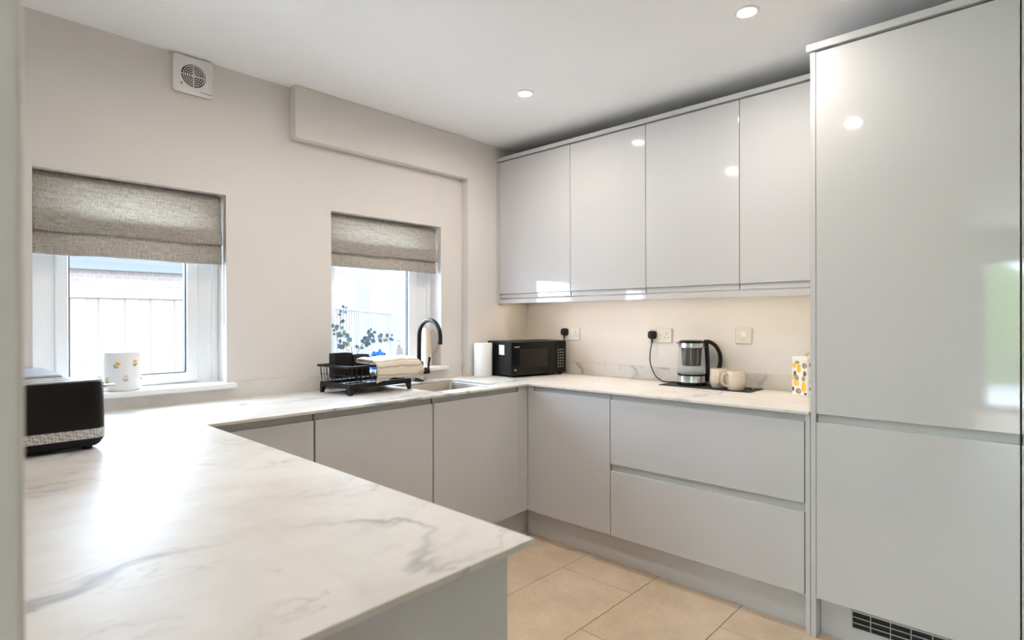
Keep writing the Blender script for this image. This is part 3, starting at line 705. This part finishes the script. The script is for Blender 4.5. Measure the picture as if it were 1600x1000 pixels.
def ribbon(pts, w_, t_):
    rings = []
    P = [Vector(p) for p in pts]
    for i, p in enumerate(P):
        tg = (P[min(i+1, len(P)-1)]-P[max(i-1, 0)]).normalized(); n_ = tg.cross(hs).normalized()
        rings.append([p + hs*(w_/2)*math.copysign(abs(math.cos(a))**0.7, math.cos(a)) + n_*(t_/2)*math.copysign(abs(math.sin(a))**0.7, math.sin(a)) for a in [2*math.pi*k/16 for k in range(16)]])
    return B().loft(rings)
ribbon([hp(0.079, 0.020), hp(0.084, 0.05), hp(0.0835, 0.10), hp(0.0815, 0.16), hp(0.0785, 0.215), hp(0.075, 0.236)], 0.040, 0.022).obj('handle_spine', 'blackgloss', kt)
ribbon(smooth([hp(0.066, 0.238), hp(0.095, 0.236), hp(0.125, 0.215), hp(0.146, 0.175), hp(0.150, 0.13), hp(0.142, 0.09), hp(0.134, 0.075)], 5), 0.030, 0.021).obj('handle', 'blackmatt', kt)
b = ribbon([hp(-0.060, 0.226), hp(-0.076, 0.231), hp(-0.082, 0.235)], 0.035, 0.012); b.obj('spout_lip', 'steel', kt)
def mug(lbl, x, y, ha):
    t = thing('mug', lbl, 'mug', (x, y, ZM), R(ha), 'cream mugs on the mat')
    b = B().lathe([(0.030, 0.0), (0.036, 0.001), (0.0445, 0.016), (0.0485, 0.036), (0.0480, 0.058), (0.0450, 0.082), (0.0430, 0.096), (0.0415, 0.0985), (0.0395, 0.0965), (0.0415, 0.080), (0.0440, 0.055), (0.0435, 0.035), (0.038, 0.016), (0.020, 0.007), (0.001, 0.006)], (0, 0, 0), 40)
    b.obj('cup', 'mug', t, local=True)
    pts = smooth([(0.0435, 0, 0.082), (0.060, 0, 0.084), (0.073, 0, 0.072), (0.076, 0, 0.052), (0.069, 0, 0.032), (0.053, 0, 0.022), (0.044, 0, 0.022)], 5)
    B().tube(pts, [0.0062]*len(pts), 10).obj('handle', 'mug', t, local=True)
mug('cream speckled mug standing closest to the kettle', 2.945, 1.252, 200)
mug('cream speckled mug in front, second from the kettle', 2.900, 1.146, 140)
sp = thing('teaspoon', 'small pale teaspoon lying on the black mat behind the mugs', 'spoon', (3.00, 1.11, ZM))
B().tube([(2.955, 1.075, ZM+0.004), (2.985, 1.095, ZM+0.006), (3.01, 1.112, ZM+0.006)], [0.0035, 0.0028, 0.0022], 8).obj('handle', 'steel', sp)
B().ball((3.022, 1.120, ZM+0.005), 0.014, (1.3, 1.0, 0.3)).obj('bowl', 'steel', sp)
# patterned caddy
tn = thing('storage_tin', 'square patterned storage tin, yellow and brown print, beside the tall cupboard', 'tin', (2.952, 0.826, WT), R(-27))
th2 = 0.180
B().rprism(-0.047, 0.047, -0.047, 0.047, 0.008, [(0.0005, 0.002), (0.003, 0), (th2-0.012, 0), (th2-0.010, 0.001)]).obj('tin_body', 'tinwhite', tn, local=True)
ld = B().rprism(-0.0485, 0.0485, -0.0485, 0.0485, 0.009, [(th2-0.0095, 0), (th2+0.003, 0), (th2+0.006, 0.003)]).obj('lid', 'tinwhite', tn, local=True)
B().lathe([(0.004, th2+0.0062), (0.004, th2+0.014), (0.010, th2+0.018), (0.010, th2+0.024), (0.001, th2+0.027)], (0, 0, 0), 16).obj('knob', 'cream', ld, local=True)
def spot(face, u, z, rx, rz_, m_, n=14, sq=1.0):
    P = [(u+rx*math.copysign(abs(math.cos(a))**sq, math.cos(a)), z+rz_*math.copysign(abs(math.sin(a))**sq, math.sin(a))) for a in [2*math.pi*k/n for k in range(n)]]
    def at(p, d): return (-0.047-d, p[0]*0.86, p[1]) if face == 'x' else (p[0]*0.86, -0.047-d, p[1])
    B().loft([[at(p, -0.001) for p in P], [at(p, 0.0006) for p in P]]).obj('printed_motif', m_, tn, local=True)
for u, z, rx, rz_, m_, sq in ((0.004, 0.130, 0.013, 0.019, 'yellow', 0.5), (0.034, 0.143, 0.012, 0.013, 'yellow', 0.7), (0.022, 0.058, 0.017, 0.013, 'yellow', 0.5), (-0.030, 0.045, 0.014, 0.024, 'yellow', 0.8), (0.042, 0.085, 0.008, 0.012, 'yellow', 0.8),
                          (0.030, 0.104, 0.011, 0.014, 'brownprint', 1), (0.030, 0.104, 0.006, 0.009, 'inkprint', 1.0), (0.018, 0.084, 0.014, 0.014, 'brownprint', 1), (-0.036, 0.107, 0.011, 0.014, 'brownprint', 1), (-0.036, 0.105, 0.006, 0.008, 'inkprint', 1),
                          (-0.028, 0.082, 0.012, 0.012, 'brownprint', 1), (0.006, 0.022, 0.018, 0.014, 'brownprint', 1), (0.006, 0.022, 0.012, 0.009, 'tinwhite', 1), (0.014, 0.158, 0.015, 0.008, 'brownprint', 1), (-0.034, 0.145, 0.016, 0.014, 'brownprint', 1), (0.042, 0.030, 0.007, 0.011, 'inkprint', 1), (-0.040, 0.012, 0.008, 0.006, 'inkprint', 1)):
    spot('x', u, z, rx*1.05, rz_*1.0, m_, sq=sq)
for u, z, r_, m_ in ((-0.035, 0.150, 0.010, 'brownprint'), (-0.012, 0.135, 0.010, 'inkprint'), (-0.015, 0.100, 0.009, 'inkprint'), (-0.030, 0.070, 0.008, 'blueprint'), (-0.010, 0.064, 0.008, 'blueprint'), (-0.036, 0.036, 0.008, 'brownprint'), (0.02, 0.12, 0.011, 'yellow'), (0.02, 0.05, 0.011, 'blueprint'), (-0.02, 0.014, 0.006, 'blueprint')):
    spot('y', u, z, r_, r_, m_)

# ================================================================== DISH RACK
rk = thing('dish_rack', 'black wire dish drying rack with tray and cutlery holder beside the sink', 'dish rack', (1.455, 2.425, WT), R(4))
RW, RD = 0.385, 0.255
# local axes: x along the wall, y towards the window
b = B(); b.slab([0, 0.012, RW-0.012, RW], [0, 0.012, RD-0.012, RD], lambda x, y: not (0.012 < x < RW-0.012 and 0.012 < y < RD-0.012), 0.032, 0.056); b.obj('tray_rim', 'black', rk, local=True, bev=0.003)
mbox('tray_floor', 'black', rk, 0.012, RW-0.012, 0.012, RD-0.012, 0.036, 0.040)
for sx in (0, 1):
    for sy in (0, 1):
        b = B(); cx, cy_ = sx*RW, sy*RD; ix, iy = (1-2*sx), (1-2*sy)
        prof = [(0.052, 0.036), (0.036, 0.031), (0.026, 0.022), (0.021, 0.010), (0.019, 0.0004)]
        rings = []
        for wd, z in prof: rings.append([(cx+ix*0.001, cy_+iy*0.001, z), (cx+ix*wd, cy_+iy*0.001, z), (cx+ix*wd, cy_+iy*0.012, z), (cx+ix*0.012, cy_+iy*0.012, z), (cx+ix*0.012, cy_+iy*wd*0.8, z), (cx+ix*0.001, cy_+iy*wd*0.8, z)])
        b.loft(rings); b.obj('foot', 'black', rk, local=True)
# top rail: flat band round the left and front and back
ZR = 0.132
b = B(); b.slab([-0.012, -0.003, RW-0.02, RW-0.012], [-0.010, -0.001, RD-0.001, RD+0.006], lambda x, y: not (-0.003 < x < RW-0.02 and -0.001 < y < RD-0.001), ZR, ZR+0.011); b.obj('top_rail', 'black', rk, local=True, bev=0.002)
def wire(pts, r_=0.0016, n='wire'): B().tube(pts, r_, 6).obj(n, 'black', rk, local=True)
for k in range(9): wire([(0.006+0.001*k*0, 0.010+k*0.029, 0.056), (-0.006, 0.006+k*0.0295, ZR+0.001)])
for k in range(13):
    x = 0.010+k*0.0295; wire([(x, 0.006, 0.056), (x, -0.005, ZR+0.001)]); wire([(x, RD-0.006, 0.056), (x, RD+0.002, ZR+0.001)])
for k in range(8): wire([(RW-0.006, 0.010+k*0.033, 0.056), (RW-0.016, 0.006+k*0.034, ZR+0.001)])
wire([(0.0, 0.004, 0.095), (RW-0.012, 0.004, 0.095)]); wire([(0.0, 0.004, 0.095), (0.0, RD-0.002, 0.095)])
for k in range(11):                # plate slots
    x = 0.075+k*0.026; wire([(x, 0.035, 0.058), (x+0.004, 0.05, 0.092), (x+0.008, 0.065, 0.058)], 0.0015, 'plate_slot'); wire([(x, 0.15, 0.058), (x+0.004, 0.165, 0.092), (x+0.008, 0.18, 0.058)], 0.0015, 'plate_slot')
wire([(0.01, 0.05, 0.058), (RW-0.02, 0.05, 0.058)]); wire([(0.01, 0.165, 0.058), (RW-0.02, 0.165, 0.058)])
def openbox(n, x0, x1, y0, y1, z0, z1):
    tt = 0.003; b = B(); b.slab([x0, x0+tt, x1-tt, x1], [y0, y0+tt, y1-tt, y1], lambda x, y: not (x0+tt < x < x1-tt and y0+tt < y < y1-tt), z0, z1); b.box(x0, x1, y0, y1, z0, z0+0.003); return b.obj(n, 'black', rk, local=True)
openbox('cutlery_holder', 0.045, 0.145, 0.185, 0.240, 0.070, 0.196)
openbox('cutlery_holder', 0.147, 0.245, 0.175, 0.240, 0.070, 0.184)
# folded tea towel lying across the rack
tw_ = B()
prof = smooth([(-0.020, 0.060, 0), (-0.021, 0.090, 0), (-0.020, 0.125, 0), (-0.014, 0.146, 0), (0.010, 0.152, 0), (0.07, 0.152, 0), (0.14, 0.152, 0), (0.165, 0.154, 0), (0.174, 0.160, 0), (0.165, 0.168, 0), (0.14, 0.170, 0), (0.07, 0.170, 0), (0.0, 0.168, 0), (-0.022, 0.161, 0), (-0.033, 0.145, 0), (-0.036, 0.122, 0), (-0.036, 0.098, 0)], 4)
rows = []
NX = 36
for i, (y, z, _) in enumerate(prof):
    r = []; s = i/(len(prof)-1)
    for k in range(NX+1):
        u = k/NX
        x = u*0.29 + 0.012*math.sin(s*13+1)*(0.4+u) + 0.005*math.sin(u*6+s*5)
        hang = max(0, (0.146-z)/0.09)
        dz = 0.003*math.sin(u*9+s*4) + 0.0015*math.sin(u*23+s*17) + hang*(0.030*math.sin(u*3.0+0.2+s*3)-0.016) - (0.012*max(0, (0.12-u)/0.12)**1.5 if z > 0.15 else 0)
        dy = -abs(0.005*math.sin(u*8+s*9)) if z < 0.15 else 0.003*math.sin(u*8+s*9)
        r.append((1.580+x, 2.425+y+dy+0.07*(x-0.14), WT+z+max(dz, -0.004 if z > 0.15 else -1)))
    rows.append(r)
o = tw_.sheet(rows).obj('tea_towel', 'towel'); tag(o, 'folded beige tea towel with brown stripes lying over the dish rack', 'towel')
md = o.modifiers.new('t', 'SOLIDIFY'); md.thickness = 0.009; md.offset = 0
md = o.modifiers.new('s', 'SUBSURF'); md.levels = 1; md.render_levels = 1

# ================================================================== SILL THINGS
ZS = 0.9663
t = thing('flower_pot', 'white ceramic plant pot printed with small yellow tulips on the left sill', 'pot', (0.622, 2.822, ZS))
B().lathe([(0.060, 0.0), (0.066, 0.001), (0.0685, 0.006), (0.0705, 0.155), (0.0695, 0.158), (0.0675, 0.157), (0.066, 0.15), (0.062, 0.02), (0.001, 0.012)], (0.622, 2.822, ZS), 48).obj('pot_wall', 'ceramic', t)
def tulip(az, z, m_, s=1.0, rot=0.0):
    a0 = R(az)
    def on(u, v, d): 
        r_ = 0.0686+ (z-ZS+v)*0.013 + d; a = a0 + u/0.07; return (0.622+r_*math.cos(a), 2.822+r_*math.sin(a), z+v)
    def patch(poly, mm):
        c, s_ = math.cos(rot), math.sin(rot); q = [(x*c-y*s_, x*s_+y*c) for x, y in poly]
        B().loft([[on(x*s, y*s, -0.0006) for x, y in q], [on(x*s, y*s, 0.0006) for x, y in q]]).obj('printed_tulip', mm, t)
    patch([(-0.006, 0.0), (0.006, 0.0), (0.0085, 0.007), (0.007, 0.014), (0.003, 0.009), (0.0, 0.015), (-0.003, 0.009), (-0.007, 0.014), (-0.0085, 0.007)], m_)
    patch([(-0.0009, -0.001), (-0.0009, -0.013), (0.0009, -0.013), (0.0009, -0.001)], 'stemprint')
    patch([(0.0005, -0.013), (0.009, -0.006), (0.0095, -0.001), (0.005, -0.005)], 'stemprint'); patch([(-0.0005, -0.013), (-0.005, -0.005), (-0.0095, -0.001), (-0.009, -0.006)], 'stemprint')
for az, z, m_, s, rt_ in ((-117, ZS+0.107, 'yellow', 1.05, -0.6), (-62, ZS+0.113, 'yellow', 1.0, 0), (-92, ZS+0.052, 'peach', 1.0, 0), (-150, ZS+0.045, 'yellow', 1.0, 0), (-25, ZS+0.05, 'peach', 1.0, 0), (60, ZS+0.1, 'yellow', 1.0, 0), (130, ZS+0.09, 'peach', 1.0, 0)): tulip(az, z, m_, s, rt_)
# jug
JX, JY = 2.250, 2.845
t = thing('ceramic_jug', 'tall slim cream jug with a looped handle on the right sill behind the tap', 'jug', (JX, JY, ZS))
B().lathe([(0.028, 0.0), (0.033, 0.002), (0.0345, 0.02), (0.034, 0.08), (0.031, 0.13), (0.0265, 0.18), (0.0265, 0.236), (0.0275, 0.240), (0.0245, 0.238), (0.0240, 0.18), (0.0285, 0.13), (0.031, 0.06), (0.001, 0.02)], (JX, JY, ZS), 32).obj('jug_body', 'cream', t)
hv = Vector((0.80, -0.60, 0)).normalized(); J0 = Vector((JX, JY, ZS))
B().tube(smooth([J0+hv*0.026+Vector((0, 0, 0.214)), J0+hv*0.044+Vector((0, 0, 0.219)), J0+hv*0.070+Vector((0, 0, 0.196)), J0+hv*0.080+Vector((0, 0, 0.165)), J0+hv*0.073+Vector((0, 0, 0.125)), J0+hv*0.052+Vector((0, 0, 0.085)), J0+hv*0.032+Vector((0, 0, 0.05))], 5), 0.0042, 8).obj('handle', 'tan', t)
# eucalyptus
EX, EY = 1.735, 2.835
t = thing('eucalyptus_sprig', 'sprig of blue-green eucalyptus in a small pot on the right sill', 'plant', (EX, EY, ZS))
B().lathe([(0.025, 0.0), (0.030, 0.002), (0.036, 0.05), (0.034, 0.07), (0.031, 0.07), (0.030, 0.05), (0.001, 0.01)], (EX, EY, ZS), 24).obj('vase', 'ceramic', t)
stems = [smooth([(EX, EY, ZS+0.02), (EX-0.03, EY-0.005, ZS+0.14), (EX-0.075, EY-0.01, ZS+0.20), (EX-0.100, EY-0.012, ZS+0.27), (EX-0.075, EY-0.015, ZS+0.35)], 8),
         smooth([(EX, EY, ZS+0.02), (EX-0.05, EY-0.01, ZS+0.12), (EX-0.11, EY-0.015, ZS+0.17), (EX-0.135, EY-0.02, ZS+0.25)], 8),
         smooth([(EX, EY, ZS+0.02), (EX+0.02, EY-0.01, ZS+0.12), (EX+0.09, EY-0.012, ZS+0.175), (EX+0.16, EY-0.015, ZS+0.180), (EX+0.235, EY-0.012, ZS+0.185)], 8),
         smooth([(EX, EY, ZS+0.02), (EX+0.01, EY-0.015, ZS+0.11), (EX+0.05, EY-0.02, ZS+0.17), (EX+0.10, EY-0.02, ZS+0.225)], 8)]
rng = random.Random(3)
for si, st in enumerate(stems):
    B().tube(st, 0.0014, 6).obj('stem', 'stem', t)
    lb, ly = B(), B()
    for i in range(10, len(st), 2):
        for s in (1, -1):
            p = Vector(st[i]); tg = (Vector(st[min(i+1, len(st)-1)])-Vector(st[i-1])).normalized()
            sd = tg.cross(Vector((0, -1, 0.2))).normalized()*s; fr = i/len(st)
            d_ = (sd + tg*0.5 + Vector((rng.uniform(-.6, .6), rng.uniform(-.3, .3), rng.uniform(-.6, .6)))).normalized()
            if rng.random() < 0.30: continue
            L_ = (0.033-0.013*fr)*rng.uniform(0.75, 1.2); q0 = p + d_*0.005
            wv = d_.cross(Vector((-0.5+rng.uniform(-.35, .35), -0.85, rng.uniform(-.45, .45)))).normalized()*L_*rng.uniform(0.34, 0.5); nn = d_.cross(wv).normalized()*0.0005
            pts = [q0+d_*L_*(0.5-0.5*math.cos(2*math.pi*k/10))+wv*math.sin(2*math.pi*k/10) for k in range(10)]
            (ly if rng.random() < 0.07 else lb).loft([[q-nn for q in pts], [q+nn for q in pts]])
    lb.obj('leaves', 'leaf', t)
    if len(ly.bm.verts): ly.obj('young_leaves', 'leafy', t)
    else: ly.bm.free()
# blue film and bottle
t0b = bmesh.new(); bmesh.ops.create_icosphere(t0b, subdivisions=4, radius=1.0)
for v in t0b.verts:
    n_ = v.co.normalized(); k_ = 1+0.16*math.sin(n_.x*9+n_.z*7)+0.12*math.sin(n_.y*13-n_.z*11)+0.10*math.sin(n_.x*19+n_.y*17)
    v.co = Vector((1.893+n_.x*0.062*k_, 2.838+n_.y*0.036*k_, ZS+0.052+n_.z*0.050*k_))
    if v.co.z < ZS+0.001: v.co.z = ZS+0.001
b = B(); b._merge(t0b); tag(b.obj('plastic_bag', 'blue', sharp=20), 'crumpled bright blue plastic bag on the right sill above the towel', 'bag')
t = thing('soap_bottle', 'pale translucent soap bottle on the right sill, left of the tap', 'bottle', (2.035, 2.845, ZS))
B().rprism(2.005, 2.065, 2.825, 2.865, 0.016, [(ZS+0.0005, 0.003), (ZS+0.006, 0), (ZS+0.10, 0), (ZS+0.118, 0.006), (ZS+0.124, 0.013)]).obj('bottle_body', 'foam', t)
B().lathe([(0.010, 0.122), (0.012, 0.125), (0.012, 0.142), (0.004, 0.144), (0.004, 0.162)], (2.035, 2.845, ZS), 18).obj('pump_collar', 'white', t)
B().box(2.018, 2.044, 2.838, 2.852, ZS+0.160, ZS+0.170, bev=0.003).obj('pump_head', 'white', t)

# ================================================================== TOASTER
ts = thing('toaster', 'black long-slot toaster with embossed silver band, on the peninsula by the left edge', 'toaster', (0.25, 2.055, WT))
TX0, TX1, TY0, TY1 = 0.095, 0.398, 1.968, 2.135
B().rprism(TX0, TX1, TY0, TY1, 0.035, [(WT+0.010, 0.018), (WT+0.016, 0.010), (WT+0.030, 0.002), (WT+0.034, 0.0)]).obj('foot_base', 'blackmatt', ts)
B().rprism(TX0, TX1, TY0, TY1, 0.035, [(WT+0.0345, -0.001), (WT+0.061, -0.001)], 8).obj('silver_band', 'diamond', ts)
B().rprism(TX0, TX1, TY0, TY1, 0.035, [(WT+0.0615, 0.0), (WT+0.185, 0.003), (WT+0.193, 0.006)], 8).obj('shell', 'toast', ts)
tpz = WT+0.1935
B().slab([TX0+0.008, TX0+0.03, TX1-0.05, TX1-0.008], [TY0+0.010, TY0+0.040, TY0+0.066, TY1-0.066, TY1-0.040, TY1-0.010], lambda x, y: not (TX0+0.03 < x < TX1-0.05 and (TY0+0.04 < y < TY0+0.066 or TY1-0.066 < y < TY1-0.04)), tpz, tpz+0.006).obj('top_plate', 'chrome', ts, bev=0.002)
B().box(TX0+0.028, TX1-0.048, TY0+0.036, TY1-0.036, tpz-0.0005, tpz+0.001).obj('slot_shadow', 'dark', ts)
B().box(TX1-0.001, TX1+0.006, TY0+0.070, TY0+0.082, WT+0.075, WT+0.188, bev=0.002).obj('lever_track', 'steel', ts)
lv = B().box(TX1+0.004, TX1+0.012, TY0+0.055, TY0+0.100, WT+0.170, WT+0.178, bev=0.002).obj('lever', 'steel', ts)
B().cyl((TX1+0.010, TY0+0.075, WT+0.174), (TX1+0.034, TY0+0.075, WT+0.174), 0.004, 10).obj('lever_knob', 'steel', lv)
for x_ in (TX0+0.04, TX1-0.04):
    for y_ in (TY0+0.04, TY1-0.04): B().lathe([(0.012, 0.0004), (0.013, 0.0105)], (x_, y_, WT), 12).obj('foot', 'blackmatt', ts)
bn = thing('bread_bin', 'flat-topped blue-grey bread bin behind the toaster by the left edge', 'bread bin', (0.12, 2.42, WT))
B().rprism(-0.09, 0.335, 2.21, 2.62, 0.02, [(WT+0.0005, 0.003), (WT+0.005, 0), (WT+0.178, 0)]).obj('bin_body', 'bin', bn)
B().rprism(-0.091, 0.336, 2.209, 2.621, 0.02, [(WT+0.1785, 0), (WT+0.196, 0), (WT+0.200, 0.004)]).obj('lid', 'bin', bn)

# ================================================================== OUTSIDE
GZ = -0.25
struct(B().box(-30, 30, YW+0.30, 30, GZ-0.1, GZ).obj('ground', 'paving'))
struct(B().box(-30, X0-0.16, -30, 30-27.0, GZ-0.1, GZ-0.002).obj('ground_patio', 'paving'))
M['fence_dimmed'] = M['fence'].copy(); M['fence_dimmed'].name = 'fence_wood_dimmed_for_light'  # same wood, colour darkened to offset the strong daylight on the slanting fence
for nd in M['fence_dimmed'].node_tree.nodes:
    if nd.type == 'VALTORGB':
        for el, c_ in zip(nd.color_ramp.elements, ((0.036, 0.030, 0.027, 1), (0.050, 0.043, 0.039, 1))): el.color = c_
def fence(lbl, p0, p1, ztop, pw, fm='fence'):
    p0, p1 = Vector(p0), Vector(p1); d_ = p1-p0; Ln = d_.length; a = math.atan2(d_.y, d_.x)
    t = thing('fence', lbl, 'fence', (p0.x, p0.y, GZ), a)
    n = int(Ln/pw); pb = None
    for i in range(n):
        if pb is None: pb = B().box(-0.004, pw+0.004, -0.006, 0.005, 0.0, ztop-GZ-0.03, bev=0.003, seg=1).obj('plank', fm, t, local=True); o = pb
        else: o = pb.copy(); C.objects.link(o); o.parent = t
        o.location = (i*pw, 0.009*(i % 2), 0)
    for z in (0.3, 0.9, ztop-GZ-0.25): B().box(0, n*pw, 0.016, 0.05, z, z+0.07).obj('rail', fm, t, local=True)
    B().box(-0.01, n*pw+0.01, -0.03, 0.04, ztop-GZ-0.03, ztop-GZ, bev=0.004, seg=1).obj('capping', fm, t, local=True)
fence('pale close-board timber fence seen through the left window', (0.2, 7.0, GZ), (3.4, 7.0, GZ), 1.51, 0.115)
fence('pale timber fence slanting away behind the right window', (3.45, 6.4, GZ), (10.2, 14.6, GZ), 1.43, 0.14, 'fence_dimmed')
t = thing('brick_outbuilding', 'low brick outbuilding with white fascia behind the fence in the left window', 'building', (2.5, 10.5, GZ))
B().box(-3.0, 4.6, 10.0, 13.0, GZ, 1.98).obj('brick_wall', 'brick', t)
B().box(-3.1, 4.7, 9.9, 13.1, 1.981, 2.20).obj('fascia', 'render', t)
b = B().tube([(-3.1, 9.84, 2.26), (4.7, 9.84, 2.26)], 0.05, 10); b.obj('gutter', 'bluegrey', t)
t = thing('neighbour_house', 'pale neighbouring house with windows beyond the slanting fence', 'house', (13, 18, GZ))
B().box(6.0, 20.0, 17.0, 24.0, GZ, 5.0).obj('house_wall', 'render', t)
b = B(); b.faces([(5.6, 16.6, 5.0), (20.4, 16.6, 5.0), (20.4, 24.4, 5.0), (5.6, 24.4, 5.0), (5.6, 20.5, 8.0), (20.4, 20.5, 8.0)], [(0, 1, 5, 4), (2, 3, 4, 5), (0, 4, 3), (1, 2, 5), (0, 3, 2, 1)]); b.obj('roof', 'slateroof', t)
for x_ in (9.6, 11.0, 13.4):
    w_ = B().box(x_, x_+0.8, 16.95, 17.02, 1.2, 2.7).obj('window', 'upvc', t); B().box(x_+0.08, x_+0.72, 16.93, 16.96, 1.28, 2.62).obj('pane', 'bluegrey', w_)
B().box(14.6, 15.2, 16.9, 17.0, GZ, 4.9).obj('dark_gable_strip', 'bluegrey', t)
# garden hedge outside the glazed doors behind the camera (mirrored in the tall cupboard)
t0b = bmesh.new(); bmesh.ops.create_grid(t0b, x_segments=60, y_segments=24, size=0.5)
for v in t0b.verts:
    u, q = v.co.x+0.5, v.co.y+0.5; a = q*math.pi
    dd = 0.18*math.sin(u*31+q*9)+0.14*math.sin(u*57-q*15)+0.1*math.sin(u*91+q*33)
    v.co = Vector((-13.0-(1.3+dd)*math.cos(a)*1.0, -9+u*14.0, GZ+(2.6+dd)*math.sin(a)))
b = B(); b._merge(t0b); tag(b.obj('garden_hedge', 'hedge'), 'green garden hedge seen only mirrored in the tall cupboard door', 'hedge')
